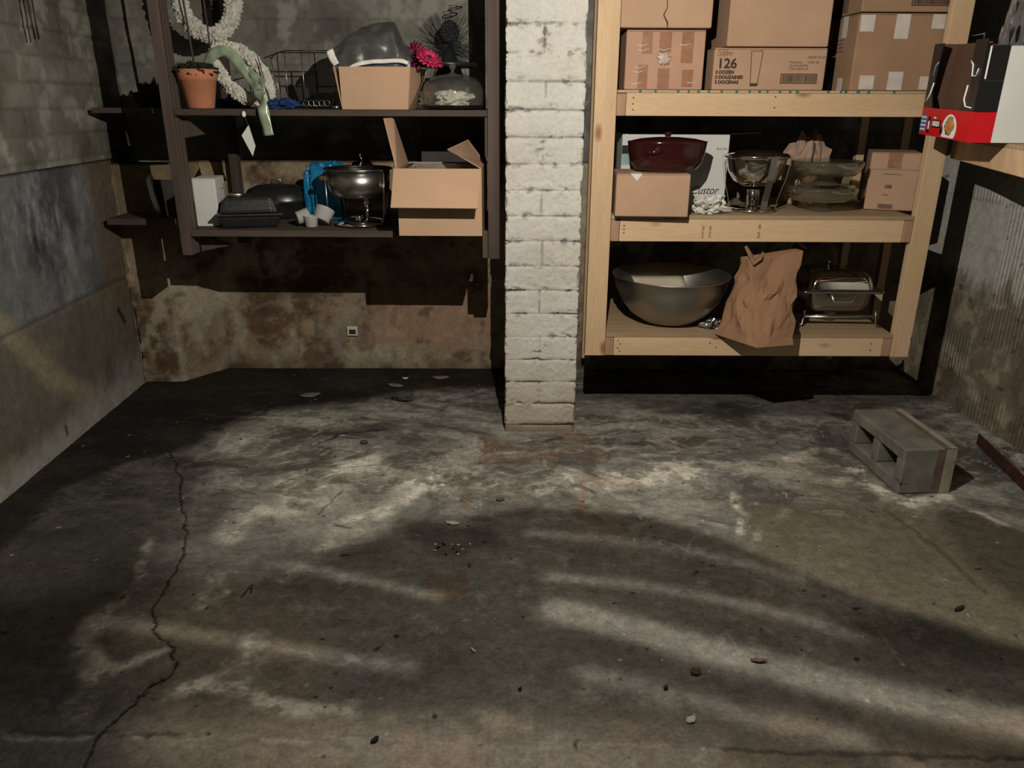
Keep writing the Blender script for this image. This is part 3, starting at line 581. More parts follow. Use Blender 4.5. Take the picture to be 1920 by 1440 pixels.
def frame_marks(par, x0, x1, z0, z1, y, w_, mat='ink', name='printed_frame'):
    m = MB()
    for a in ((x0, x1, z0, z0+w_), (x0, x1, z1-w_, z1), (x0, x0+w_, z0+w_, z1-w_), (x1-w_, x1, z0+w_, z1-w_)): m.box(a[0], a[1], y, y+.0006, a[2], a[3])
    return m.build(name, mat, par)
frame_marks(D, -dw/2+.014, -dw/2+.052, .126, .149, yf, .0012, 'ink_grey')
m = MB()
for a, b in (((.095, .148), (.102, .02)), ((.140, .148), (.130, .02)), ((.095, .148), (.140, .148))): m.tube([(-dw/2+.05+a[0], yf, a[1]-.005), (-dw/2+.05+b[0], yf, b[1]-.003)], .0011, 6)
m.box(-dw/2+.151, -dw/2+.181, yf, yf+.0006, .015, .026); m.build('printed_tumbler', 'ink', D)
def barcode(par, x0, x1, z0, z1, y, n=26):
    frame_marks(par, x0, x1, z0, z1, y, .0035, 'ink'); m = MB(); x = x0+.007
    while x < x1-.008: ww_ = random.choice((.0012, .002, .003)); m.box(x, x+ww_, y, y+.0006, z0+.005, z1-.005); x += ww_+random.choice((.0012, .002))
    m.build('barcode_bars', 'ink', par)
barcode(D, -dw/2+.27, -dw/2+.415, .025, .062, yf)
for i in range(3): lettering(('FRAGILE', 'GLASSWARE', 'THIS SIDE UP')[i], .008, -dw/2+.30, yf, .10-.012*i, 'ink_grey', D, sx=1.2)
lettering('MADE IN USA', .009, dw/2-.075, yf, .118, 'ink_grey', D); lettering('CASE 36', .009, dw/2-.075, yf, .100, 'ink_grey', D)
Cc, cw, ch, cd = carton('tall plain brown box standing on the tumbler carton', 1362, 1552, -70, 93, 3.29, DECK1+.1595, .36, 'kraft', h=.40)
m = MB(); m.box(-cw/2+.03, cw/2-.03, -cd/2-.001, -cd/2-.0002, .175, .24); m.build('printed_panel', 'kraft_dark', Cc)
E_, ew, eh, ed = carton('brown box closed with six white tape tabs at the right end of the top deck', 1592, 1754, 36, 167, 3.286, DECK1, .36, 'kraft_dark', rz=1, h=.283, tapemat='tape_masking',
    tapes=[(.02, .18, .76, .97), (.42, .58, .67, .98), (.83, .98, .80, .98), (.10, .27, .02, .2), (.43, .60, .01, .25), (.80, .96, .02, .19)])
for y0, z0, z1 in ((-.1, .0, .05), (.02, .0, .045), (-.08, .2, .28), (.06, .16, .28)): m = MB(); m.box(-ew/2-.0012, -ew/2-.0002, y0, y0+.045, z0, z1); m.build('tape', 'tape_masking', E_)
for i in range(4):
    m = MB(); m.box(-ew/2-.001, -ew/2-.0002, -.06, .08-.015*i, .19-.014*i, .196-.014*i); m.build('printed_line', 'ink_grey', E_)
Fb, fw, fh, fd = carton('brown tumbler carton with a barcode stacked on the white tabbed box', 1613, 1786, -90, 33, 3.287, DECK1+.2845, .36, 'kraft_dark', h=.28)
yf = -fd/2-.0012; lettering('TUMBLER', .02, -fw/2+.025, yf, .060, 'ink', Fb, bold=.0008, sx=1.15); barcode(Fb, -fw/2+.19, -fw/2+.345, .022, .066, yf)
m = MB(); m.box(-fw/2-.001, -fw/2-.0002, -.05, .09, .01, .07); m.build('printed_panel', 'ink_grey', Fb)

# middle deck
G, gw, gh, gd = carton('small plain brown box overhanging the middle deck beside the left post', 1153, 1289, 326, 404, 3.18, DECK2, .26, 'kraft', rz=-3.2, h=.172)
m = MB(); m.add([(-.09, -gd/2-.001, gh-.004), (-.045, -gd/2-.001, gh-.004), (-.066, -gd/2-.001, gh-.03)], [(0, 2, 1)]); m.build('paper_label', 'white_paper', G)
m = MB(); m.box(-.09, -.045, -gd/2, -gd/2+.08, gh-.0065, gh-.0022); m.build('paper_label', 'white_paper', G)
Hh, hw, hh_, hd = carton('tall white printed carton standing behind the dark red casserole', 1160, 1356, 266, 396, 3.53, DECK2, .22, 'white_card', h=.318, seam=False)
yf = -hd/2-.001
lettering('Custor', .036, hw/2-.155, yf, .055, 'ink', Hh, sx=.85, italic=.35)
lettering('Bowl Set', .009, hw/2-.055, yf, .245, 'ink_grey', Hh)
m = MB(); m.box(-hw/2+.001, -hw/2+.05, yf, yf+.0006, .18, .225); m.build('teal_panel', 'teal_print', Hh)
m = MB(); m.box(-hw/2+.001, -hw/2+.06, yf, yf+.0006, .226, .262); m.build('shadow_band', 'black_print_shade', Hh)  # black band painted in place of a shadow on the carton
m = MB(); m.add([(hw/2, -hd/2, hh_-.007), (hw/2, hd/2, hh_-.007), (hw/2+.14, hd/2-.02, hh_+.0), (hw/2+.135, -hd/2+.02, hh_-.002)], [(0, 1, 2, 3)]); m.build('open_flap', 'grey_card', Hh, solid=.003)
I_, iw, ih, id_ = carton('brown box with small printed symbols behind the glass cake stands', 1622, 1706, 302, 396, 3.42, DECK2, .27, 'kraft', rz=-20, h=.245)
yf = -id_/2-.001
for a, b, u, v in ((.35, .62, .72, .985), (.3, .65, .615, .628), (.36, .50, .38, .44), (.34, .47, .26, .275), (.28, .58, .03, .11)):
    m = MB(); m.box(-iw/2+a*iw, -iw/2+b*iw, yf, yf+.0006, u*ih, v*ih); m.build('printed_symbol' if v < .9 else 'tape', 'tape_brown' if v > .9 else 'ink_grey', I_)
m = MB(); m.box(-iw/2, iw/2, yf-.0004, yf, .70*ih, .706*ih); m.build('lid_edge', 'ink_grey', I_)

def casserole():
    p = at(1246, 328, 3.33); t = thing('casserole_dish', 'glossy dark red oval casserole with lid on the small brown box', 'casserole', (p.x, 3.315, DECK2+gh+.0005))
    m = MB(); sy = .66; R_ = .163
    m.lathe([(0, .002), (.10, .0), (.130, .008), (.148, .035), (.158, .075), (R_, .112), (R_+.002, .116), (R_-.003, .118), (R_-.010, .112), (.145, .07), (.11, .022), (0, .015)], 64, sy=sy); m.build('body', 'red_glaze', t)
    m = MB(); m.lathe([(.152, .114), (.156, .117), (.148, .120), (.11, .128), (.05, .133), (0, .134)], 64, sy=sy); m.build('lid', 'red_glaze', t)
    m = MB(); m.lathe([(.012, .132), (.010, .138), (.017, .144), (.017, .150), (.008, .154), (0, .155)], 20); m.build('lid_knob', 'red_glaze', t)
    for a in (-2.05, 1.1):
        ca, sa = math.cos(a), math.sin(a)*sy; n = Vector((math.cos(a)*sy, math.sin(a), 0)).normalized(); tg = Vector((-n.y, n.x, 0))
        b = Vector((ca*.151, sa*.151, .082)); m = MB(); m.tube([b-tg*.032, b-tg*.022+n*.013, b+n*.017+Vector((0, 0, -.003)), b+tg*.022+n*.013, b+tg*.032], [.006, .009, .009, .009, .006], 10); m.build('handle', 'red_glaze', t)
casserole()
def crumple(name, label, cat, p, r, mat, seed, amp=.55, freq=2.2, nu=30, nv=18, group=None, rz=0):
    m = MB(); m.blob((0, 0, r[2]*.8), r, amp, freq, seed, nu, nv, smooth=False, minz=.0005); o = m.build(name, mat); o.location = p; o.rotation_euler.z = rz; return tag(o, label, cat, group)
p = at(1327, 398, 3.31); crumple('crumpled_paper', 'crumpled white paper beside the white carton on the middle deck', 'paper', (p.x, 3.31, DECK2), (.062, .05, .038), 'white_paper', 4, .8, 2.6)

def round_chafer():
    p = at(1408, 400, 3.40); t = thing('soup_chafer', 'shiny chrome round chafing dish with glass bowl on the middle deck', 'chafing dish', (p.x, 3.40, DECK2)); t.scale = (.9, .9, .98)
    m = MB(); m.lathe([(0, .002), (.108, .002), (.112, .008), (.10, .016), (.05, .02), (0, .021)], 40); m.build('base', 'chrome', t)
    m = MB(); m.lathe([(0, .023), (.03, .023), (.03, .085), (.033, .088), (0, .088)], 28); m.build('burner', 'chrome', t)
    m = MB(); m.lathe([(.0, .105), (.06, .108), (.10, .128), (.128, .17), (.138, .22), (.140, .235), (.137, .235), (.125, .172), (.095, .132), (.05, .112), (0, .110)], 48); m.build('bowl', 'chrome', t)
    m = MB(); m.lathe([(.134, .222), (.15, .226), (.152, .236), (.138, .243), (.128, .238)], 48); m.build('rim', 'chrome', t)
    m = MB(); m.lathe([(.128, .240), (.11, .25), (.05, .258), (0, .26)], 40); m.build('lid', 'chrome', t)
    for a, w_ in ((-1.35, .016), (.75, .004), (2.9, .004), (-.25, .004)):
        ca, sa = math.cos(a), math.sin(a); pts = [(ca*.105, sa*.105, .0), (ca*.112, sa*.112, .05), (ca*.14, sa*.14, .14), (ca*.156, sa*.156, .235)]
        m = MB()
        tg = Vector((-sa, ca, 0)); P_ = [Vector(q) for q in pts]
        m.add([q+tg*w_*k+Vector((ca, sa, 0))*o for q in P_ for k, o in ((-1, 0), (1, 0), (1, .003), (-1, .003))], [(i*4+j, i*4+(j+1) % 4, (i+1)*4+(j+1) % 4, (i+1)*4+j) for i in range(3) for j in range(4)]+[(3, 2, 1, 0), (12, 13, 14, 15)]); m.build('leg', 'steel', t)
round_chafer()
def cake_stand(p, label):
    t = thing('cake_stand', label, 'cake stand', p, 0, 'glass cake stands'); t.scale = (.93, .93, 1)
    m = MB(); m.lathe([(0, .004), (.045, .0), (.058, .002), (.056, .010), (.040, .022), (.022, .045), (.016, .075), (.022, .098), (.0, .098)], 40); m.build('pedestal', 'smoke_glass', t)
    m = MB(); m.lathe([(0, .100), (.10, .100), (.150, .104), (.160, .100), (.160, .085), (.150, .062), (.128, .045), (.126, .047), (.147, .065), (.155, .087), (.154, .096), (.10, .096), (0, .095)], 56); m.build('plate', 'smoke_glass', t)
    return t
p = at(1537, 399, 3.38); cs = cake_stand((p.x+.01, 3.42, DECK2), 'footed glass cake stand standing on the middle deck, the lower of two')
copy_thing(cs, (p.x+.018, 3.42, DECK2+.106), .4, 'glass cake stand with rolled edge stacked on top of another cake stand')
p = at(1512, 300, 3.62); crumple('paper_bundle', 'crumpled brown wrapped bundle behind the top cake stand', 'bundle', (p.x, 3.66, DECK2), (.09, .07, .165), 'brown_paper', 9, .4, 2.5)

# bottom deck
def steel_bowl():
    p = at(1253, 600, 3.42); t = thing('mixing_bowl', 'very large stainless steel mixing bowl on the bottom deck', 'bowl', (p.x+.002, 3.44, DECK3))
    R_ = .262; pr_ = [(0, .001), (.07, .0), (.12, .012), (.175, .05), (.22, .105), (.247, .165), (R_-.006, .215), (R_, .218), (R_, .222), (R_-.010, .221), (.241, .165), (.213, .107), (.17, .055), (.115, .017), (0, .006)]
    m = MB(); m.lathe(pr_, 72); m.build('bowl_body', 'steel_dull', t)
    m = MB(); m.tube([(R_*math.cos(a), R_*math.sin(a), .2205) for a in [2*PI*i/72 for i in range(72)]], .003, 8, closed=True); m.build('rim', 'steel_dull', t)
    o = MB().grid(lambda u, v: Vector(((u-.5)*.25, (v-.5)*.20, .028*math.sin(u*3+1)*(1-v)+.02*v*v)), 10, 8).build('paper_sheet', 'cream_paper', solid=.0015); o.location = (p.x-.035, 3.42, DECK3+.150); o.rotation_euler = (.30, .03, .15)
    tag(o, 'cream sheet of paper lying inside the large steel bowl', 'paper')
steel_bowl()
p = onz(1330, 607, DECK3); crumple('foil_scrap', 'small crumpled foil scrap between the steel bowl and the paper bag', 'foil', (p.x, 3.33, DECK3), (.05, .03, .022), 'foil', 13, .8, 2.4, 20, 12)
def paper_bag():
    a, b, c = onz(1366, 590, DECK3), at(1420, 648, 3.035), at(1490, 641, 3.06); z0 = DECK3
    t = thing('paper_bag', 'crumpled brown paper bag overhanging the front of the bottom deck', 'bag', (b.x, b.y, z0))
    base = [Vector((0, 0, 0)), Vector((.165, .045, 0)), Vector((.10, .26, 0)), Vector((-.125, .20, 0))]
    tl, tr = at(1402, 486, 3.25)-Vector((b.x, b.y, z0)), at(1508, 470, 3.27)-Vector((b.x, b.y, z0)); top = [tl, tr, tr+Vector((-.02, .05, .0)), tl+Vector((-.02, .05, 0))]
    def fn(u, v):
        e = (u*4) % 4; i = int(e) % 4; k = e-int(e); A_ = base[i].lerp(base[(i+1) % 4], k); B_ = top[i].lerp(top[(i+1) % 4], k); p_ = A_.lerp(B_, v)
        bul = .035*math.sin(PI*min(1, v*1.25))*(1-v*.5)*math.sin(PI*k); cen = sum(base, Vector())/4; out = (p_-cen.lerp(sum(top, Vector())/4, v)); out.z = 0
        p_ = p_ + out.normalized()*bul
        n_ = Vector((p_.x*9+3, p_.y*9, p_.z*8)); q = abs(mn.noise(n_))*.045 + abs(mn.noise(n_*2.6))*.03
        q *= math.sin(PI*min(1, max(0, v)))**.5 if v < .97 else .2
        return p_ - out.normalized()*q
    m = MB(); m.grid(fn, 36, 13, cu=True, smooth=False); m.add(base, [(3, 2, 1, 0)]); m.build('bag_body', 'paper_bag', t, solid=.001)
    for q, sd in ((tl+Vector((.015, 0, .02)), 1), (tr+Vector((-.02, .03, .008)), 2)):
        m = MB(); m.tube([q+Vector((-.03, 0, .035)), q+Vector((-.008, -.012, .0)), q+Vector((.006, -.02, -.03)), q+Vector((.03, -.015, -.015)), q+Vector((.045, -.005, .012))] if sd == 1 else [q+Vector((-.03, .02, -.01)), q+Vector((-.008, .02, .035)), q+Vector((.02, .02, .01)), q+Vector((.045, .02, -.008))], [.010, .016, .020, .016, .008] if sd == 1 else [.012, .016, .010, .008], 8, flat=.35); m.build('twisted_top', 'paper_bag', t)
paper_bag()
p = onz(1370, 612, DECK3)
t = thing('serving_tongs', 'dark metal tongs lying under the left edge of the paper bag', 'tongs', (p.x, p.y, DECK3))
for k in (0, 1):
    m = MB(); m.tube([(-.035, .04-.03*k, .006), (.0, -.01-.03*k, .012), (.05, -.10-.02*k, .004)], .005, 8, flat=.4); m.build('arm', 'black_enamel', t)
def rect_chafer():
    t = thing('chafing_dish', 'rectangular stainless chafing dish with domed lid at the right of the bottom deck', 'chafing dish', (1.478, 3.50, DECK3), math.radians(-2))
    w, d = .30, .27
    def rr(sx, sy, r, z, n=6):
        out = []
        for cx, cy, a0 in ((1, 1, 0), (-1, 1, 1), (-1, -1, 2), (1, -1, 3)):
            out += [(cx*(sx/2-r)+r*math.cos((a0+i/n)*PI/2), cy*(sy/2-r)+r*math.sin((a0+i/n)*PI/2), z) for i in range(n+1)]
        return out
    def loft(rings, name, mat, caps=(True, True)):
        m = MB(); vs = [v for r in rings for v in r]; n = len(rings[0]); fs = [(i*n+j, i*n+(j+1) % n, (i+1)*n+(j+1) % n, (i+1)*n+j) for i in range(len(rings)-1) for j in range(n)]
        m.add(vs, fs, True)
        if caps[0]: m.add(rings[0], [tuple(range(n-1, -1, -1))])
        if caps[1]: m.add(rings[-1], [tuple(range(n))])
        return m.build(name, mat, t)
    loft([rr(.20, .18, .03, .06), rr(.255, .22, .04, .072), rr(.275, .245, .035, .10), rr(.28, .25, .03, .152)], 'water_pan', 'steel')
    loft([rr(.355, .31, .02, .155), rr(.365, .32, .02, .158), rr(.365, .32, .02, .164), rr(.30, .27, .02, .168)], 'rim', 'steel')
    loft([rr(.29, .26, .03, .169), rr(.285, .255, .035, .195), rr(.265, .235, .04, .222), rr(.235, .205, .05, .236), rr(.10, .08, .04, .246)], 'lid', 'chrome')
    m = MB(); m.lathe([(.004, .247), (.004, .262), (.008, .266), (.008, .275), (0, .277)], 14, c=(-.03, .0, 0)); m.build('lid_knob', 'chrome', t)
    m = MB(); m.tube([(-.06, -.13, .150), (-.055, -.165, .146), (-.045, -.17, .118), (.035, -.17, .118), (.045, -.165, .146), (.05, -.13, .150)], .008, 10, flat=.5); m.build('handle', 'steel_dull', t)
    for y in (-.13, .13):
        m = MB(); m.tube([(-.19, y, .046), (.165, y, .046)], .010, 8, flat=.5); m.build('stand_rail', 'steel', t)
    for x in (-.16, .16):
        for y in (-.14, .14):
            m = MB(); m.tube([(x*.98, y, .075), (x*1.0, y*1.02, .05), (x*1.02, y*1.04, .012), (x*1.15, y*1.06, .004)], .0045, 8); m.build('stand_leg', 'steel_dull', t)
    m = MB(); m.lathe([(0, .002), (.035, .002), (.035, .052), (0, .052)], 20, c=(0, 0, 0)); m.build('fuel_can', 'steel_dull', t)
rect_chafer()

# ---------------------------------------------------------------- red and black display box, wrapped bottles on the wall shelf
def display_box():
    # local frame: x runs along the picture-bearing face, y into the box, z up
    O = at(1813, 266, 2.62); far = at(1722, 251, 3.06); ang = math.atan2(O.y-far.y, O.x-far.x)
    t = thing('display_box', 'red and black carton with cut away sides and food picture at the far right', 'box', (far.x, far.y, 1.281))
    t.rotation_euler = (0, math.radians(1.5), ang); L = math.hypot(O.x-far.x, O.y-far.y); W = .40; Ht = .31; rh = .094; th = .004; sp = .18
    z0 = .0; t.location.z = 1.263+L*math.sin(math.radians(1.5))+.001
    m = MB(); m.box(0, L, 0, th, z0, rh); m.build('front_panel', 'red_print', t)
    m = MB(); m.prism([(0, rh), (L*.20, rh), (L*.13, rh+.05), (L*.16, Ht*.8), (L*.19, Ht), (0, Ht)], 0, th); m.build('front_corner', 'black_print_shade', t)
    m = MB(); m.prism([(L, rh), (L, Ht), (L*.80, Ht), (L*.80, Ht*.8), (L*.87, rh+.06), (L*.72, rh)], 0, th); m.build('front_corner', 'black_print_shade', t)
    m = MB(); m.box(L-th, L, th, W*sp, z0, rh-.001); m.build('side_panel', 'red_print', t)
    m = MB(); m.box(L-th, L, th, W*sp, rh, Ht-.02); m.build('side_panel', 'black_print_shade', t)
    m = MB(); m.box(L-th, L, W*sp, W, z0, Ht-.022); m.build('side_panel', 'white_card', t); 
    m = MB(); m.box(th, L-th, W-th, W, z0, Ht-.01); m.build('back_panel', 'brown_card', t)
    m = MB(); m.box(0, th, th, W-th, z0, Ht-.0); m.build('side_panel', 'brown_card', t)
    m = MB(); m.box(th, L-th, th, W-th, z0, z0+th); m.build('bottom_panel', 'brown_card', t)
    m = MB(); m.add([(L*.22, .03, z0+.01), (L*.78, .03, z0+.01), (L*.80, .05, Ht-.005), (L*.20, .05, Ht-.005)], [(0, 1, 2, 3)]); m.build('divider', 'brown_card', t, solid=.003)
    for pts in ([(L*.165, Ht*.80), (L*.12, Ht*.77), (L*.10, Ht*.66)], [(L*.145, Ht*.58), (L*.10, Ht*.45), (L*.03, Ht*.36)], [(L*.79, Ht*.80), (L*.84, Ht*.76), (L*.86, Ht*.65), (L*.93, Ht*.65), (L*.95, Ht*.72)], [(L*.82, Ht*.56), (L*.80, Ht*.42), (L*.85, Ht*.35), (L*.96, Ht*.34)]):
        m = MB(); m.tube([(a, -.001, b) for a, b in pts], .0028, 6, flat=.4); m.build('white_line', 'white_print_glint', t)
    m = MB(); m.box(L, L+.0008, .012, .017, Ht*.62, Ht*.93); m.build('white_line', 'white_print_glint', t)
    m = MB(); m.box(L, L+.0008, .012, W*sp, Ht*.60, Ht*.606); m.build('fold_line', 'ink', t)
    y = -.0012
    m = MB(); m.prism([(L*.62+.062*math.cos(a)*(1 if math.sin(a) > 0 else 1.0)*1.0, max(.004, .030+.050*math.sin(a))) for a in [2*PI*i/32 for i in range(32)]], y, y+.001); m.build('printed_plate', 'white_print_glint', t)
    m = MB(); m.blob((L*.63, y-.0004, .042), (.036, .0007, .028), .35, 3, 6, 28, 16); m.build('printed_food', 'food_print', t)
    m = MB(); m.lathe([(0, 0), (.016, 0), (.016, .001), (0, .001)], 24, sx=.7, M=Matrix.Translation((L*.485, y, .024)) @ Matrix.Rotation(PI/2, 4, 'X')); m.build('printed_sauce', 'red_glaze', t)
    m = MB(); m.box(L*.27, L*.44, y, y+.0006, .030, .056); m.build('name_panel', 'black_print_shade', t); lettering('NUGGETS', .016, L*.28, y-.0006, .036, 'white_print_glint', t, bold=.0008, sx=.62)
    lettering('Chicken', .007, L*.29, y-.0006, .060, 'white_print_glint', t, sx=.7)
    m = MB(); m.box(.004, L*.14, y, y+.0006, .012, .07); m.build('facts_panel', 'blue_print', t)
    for i in range(4):
        m = MB(); m.box(.010, L*.13, y-.0006, y, .017+.014*i, .022+.014*i); m.build('facts_line', 'white_print_glint', t)
    m = MB(); m.box(L*.17, L*.22, y, y+.0006, .01, .065); m.build('dark_panel', 'black_print_shade', t); m = MB(); m.box(L*.185, L*.215, y-.0006, y, .022, .05); m.build('small_panel', 'white_print_glint', t)
    return Vector((far.x, far.y, 0)), ang
DB = display_box(); BX = (.33, .125, .33, .225)
for i, (lx, ly, lab) in enumerate(((BX[0], BX[1], 'plastic wrapped bottle standing in the display box, left one at the upper right corner'), (BX[2], BX[3], 'plastic wrapped bottle standing in the display box, right one at the frame edge'))):
    q = DB[0] + Vector((lx*math.cos(DB[1])-ly*math.sin(DB[1]), lx*math.sin(DB[1])+ly*math.cos(DB[1]), 0)); o = thing('wrapped_bottle', lab, 'bottle', (q.x, q.y, 1.276), 0, 'wrapped bottles')
    m = MB(); m.lathe([(0, 0), (.034, 0), (.036, .02), (.036, .32), (.02, .40), (.012, .42), (.012, .45), (0, .45)], 28); m.build('bottle_body', 'dark_glass', o)
    m = MB(); m.blob((0, 0, .21), (.040, .040, .24), .2, 4, 20+i, 40, 40, smooth=False, minz=.001); m.build('wrapping', 'clear_wrap', o)

# ---------------------------------------------------------------- left shelf, upper board
def flowerpot():
    p = at(377, 205, 3.34); t = thing('flower_pot', 'terracotta pot with dark moss and two thin topiary stems on the upper left board', 'flower pot', (p.x, 3.345, LS1))
    m = MB(); m.lathe([(0, .002), (.050, .0), (.053, .004), (.071, .105), (.076, .107), (.081, .148), (.076, .149), (.070, .12), (0, .118)], 48); m.build('pot', 'terracotta', t)
    m = MB(); m.blob((0, 0, .142), (.074, .074, .03), .5, 5, 8, 50, 24, smooth=False)
    for i in range(60):
        a = random.uniform(0, 2*PI); r = random.uniform(.03, .066); q = Vector((r*math.cos(a), r*math.sin(a), .15)); e = q+Vector((math.cos(a)*.020, math.sin(a)*.020, random.uniform(-.018, .03))); s_ = Vector((-math.sin(a), math.cos(a), 0))*.009
        m.add([q-s_, q+s_, e], [(0, 1, 2)])
    m.build('moss', 'moss', t)
    m = MB(); m.tube([(-.005, 0, .13), (-.018, 0, .4), (-.022, 0, .8)], .0045, 8); m.build('stem', 'stem', t)
    m = MB(); m.tube([(.05, .05, .13), (.045, .05, .4), (.035, .05, .8)], .0035, 8); m.build('stem', 'stem', t)
flowerpot()
def wreath(label, c, ex, ey, a, b, r, seed, name='flower_wreath', bumps=1.0):
    t = thing(name, label, 'wreath', c); ex, ey = Vector(ex).normalized(), Vector(ey).normalized(); n = ex.cross(ey)
    def fn(u, v):
        A_ = 2*PI*u; B_ = 2*PI*v; cd = ex*math.cos(A_)*a + ey*math.sin(A_)*b; rd = (ex*math.cos(A_)*b+ey*math.sin(A_)*a).normalized()
        d = rd*math.cos(B_)+n*math.sin(B_); p_ = cd+d*r; q = p_*58+Vector((seed, 0, 0)); vo = mn.voronoi(q)[0]
        return cd + d*(r*(.74+.42*bumps*min(1, (vo[1]-vo[0])*1.1) + .22*mn.noise(p_*26)))
    m = MB(); m.grid(fn, 260, 72, cu=True, cv=True, smooth=False); m.build('flowers', 'white_flower', t); return t, ex, ey
c = at(385, -10, 3.74)
W1, ex, ey = wreath('large white flower wreath hanging from above at the top edge behind the pot stem', c, (1, .1, 0), (-.12, .25, 1), .118, .170, .040, 3)
m = MB(); m.tube([(-.02, .04, .15), (-.02, .04, 2.3-c.z)], .002, 6); m.build('hanging_wire', 'black_wire', W1)
c = at(454, 139, 3.45)
W2, ex, ey = wreath('small white flower wreath with sage satin ribbon leaning beside the terracotta pot', c, (.72, -.08, -.70), (.62, .25, .62), .134, .072, .031, 17)
def strip(pts, w_, name, mat, par, wdir=None, twist=()):
    P_ = [Vector(p) for p in pts]; vs = []; N = len(P_); K = 5
    fine = []
    for i in range(N-1):
        for k in range(K):
            u = k/K; p0, p1, p2, p3 = P_[max(0, i-1)], P_[i], P_[i+1], P_[min(N-1, i+2)]
            fine.append(.5*((2*p1)+(-p0+p2)*u+(2*p0-5*p1+4*p2-p3)*u*u+(-p0+3*p1-3*p2+p3)*u**3))
    fine.append(P_[-1])
    for i, p_ in enumerate(fine):
        tg = (fine[min(i+1, len(fine)-1)]-fine[max(0, i-1)]).normalized(); f = Vector((.25*math.sin(i*.7), 1, .2*math.cos(i*.5))); s_ = tg.cross(f).normalized()*w_/2
        vs += [p_-s_, p_-s_*.3+f*.004*math.sin(i), p_+s_*.4-f*.003*math.sin(i*1.3), p_+s_]
    m = MB(); m.add(vs, [(i*4+j, i*4+j+1, i*4+j+5, i*4+j+4) for i in range(len(fine)-1) for j in range(3)], True); return m.build(name, mat, par, solid=.0012)
RP = [(388, 132, 3.40), (395, 108, 3.38), (415, 95, 3.37), (435, 104, 3.37), (452, 124, 3.365), (468, 146, 3.36), (480, 165, 3.32), (489, 180, 3.29), (492, 197, 3.238), (497, 222, 3.232), (504, 254, 3.232)]
strip([at(*q)-c for q in RP], .042, 'ribbon', 'satin', W2)
strip([at(*q)-c for q in [(462, 128, 3.37), (474, 140, 3.355), (488, 152, 3.34), (490, 168, 3.30)]], .03, 'ribbon', 'satin', W2)
# tag on a string
p = at(460, 213, 3.243); tg = thing('paper_tag', 'white paper tag dangling on a string from the upper left board', 'tag', p)
q = lambda a, b: at(a, b, 3.243)-p
m = MB(); vs = [q(453, 254), q(466, 234), q(479, 274), q(474, 293)]; m.add([v+Vector((0, o, 0)) for o in (0, .0015) for v in vs], [(3, 2, 1, 0), (4, 5, 6, 7)]+[(i, (i+1) % 4, 4+(i+1) % 4, 4+i) for i in range(4)]); m.build('card', 'white_card', tg)
m = MB(); m.tube([q(457, 203), q(458, 215), q(466, 236)], .0012, 6); m.build('string', 'grey_wire', tg)
m = MB(); m.blob(q(457, 214), (.008, .004, .012), .3, 3, 3, 12, 8); m.build('clip', 'white_print_glint', tg)
p = onz(445, 205, LS1); crumple('blue_cloth', 'crumpled navy blue cloth between the pot and the wire rack', 'cloth', (at(440, 203, 3.62).x, 3.64, LS1), (.075, .05, .024), 'navy_cloth', 5, .7, 2.2)
crumple('blue_cloth', 'folded navy blue cloth under the left end of the wire rack', 'cloth', (at(530, 205, 3.34).x, 3.335, LS1), (.06, .035, .022), 'navy_cloth', 15, .6, 2.0)
crumple('dried_foliage', 'clump of dark dried foliage on the corner board left of the shelf post', 'foliage', (at(285, 203, 3.74).x, 3.76, LS1), (.05, .06, .05), 'moss', 25, 1.0, 3.0)
def wire_rack():
    p = at(560, 205, 3.40); t = thing('wire_rack', 'grey wire basket rack standing in the middle of the upper left board', 'wire rack', (p.x, 3.42, LS1))
    Q = lambda a, b, Y: at(a, b, Y)-Vector((p.x, 3.42, LS1))
    def rod(name, pts, r=.0022, mat='black_wire'): m = MB(); m.tube(pts, r, 7); m.build(name, mat, t)
    w, h = .10, .225
    z0 = .012
    rod('top_rail', [(-.15, .16, .20), (-.12, .16, h), (.14, .16, h), (.15, .02, h), (-.05, .02, h), (-.16, .10, .20)])
    for x, y in ((-.05, .02), (.02, .02), (.145, .02), (-.12, .16), (.14, .16), (.04, .16)): rod('upright', [(x, y, .002), (x, y, h)], .0022, 'grey_wire' if y < .1 else 'black_wire')
    rod('bottom_rail', [(-.16, .02, z0), (.15, .02, z0), (.15, .16, z0), (-.16, .16, z0)], .002, 'grey_wire'); rod('cross_rail', [(-.13, .16, .09), (.14, .16, .09)])
    for x in (-.155, -.105): rod('prong', [(x+.045, -.02, .004), (x, .0, .20)], .0022, 'grey_wire')
    rod('prong', [(.145, -.02, .002), (.155, .0, .07)], .002, 'grey_wire')
    m = MB()
    for k in range(5): m.tube([(.03+.022*k+.011*math.cos(a), -.01, .022+.012*math.sin(a)) for a in [2*PI*i/16 for i in range(16)]], .0014, 6, closed=True)
    m.build('scroll', 'grey_wire', t)
wire_rack()
p = at(630, 209, 3.28); o = thing('tealight', 'tiny metal tealight candle on the board edge left of the open brown box', 'candle', (p.x, 3.29, LS1))
m = MB(); m.lathe([(0, 0), (.017, 0), (.018, .014), (.0165, .014), (.016, .011), (0, .011)], 24); m.build('cup', 'steel', o); m = MB(); m.lathe([(0, .0112), (.0155, .0112), (0, .0125)], 20); m.build('wax', 'white_paper', o)
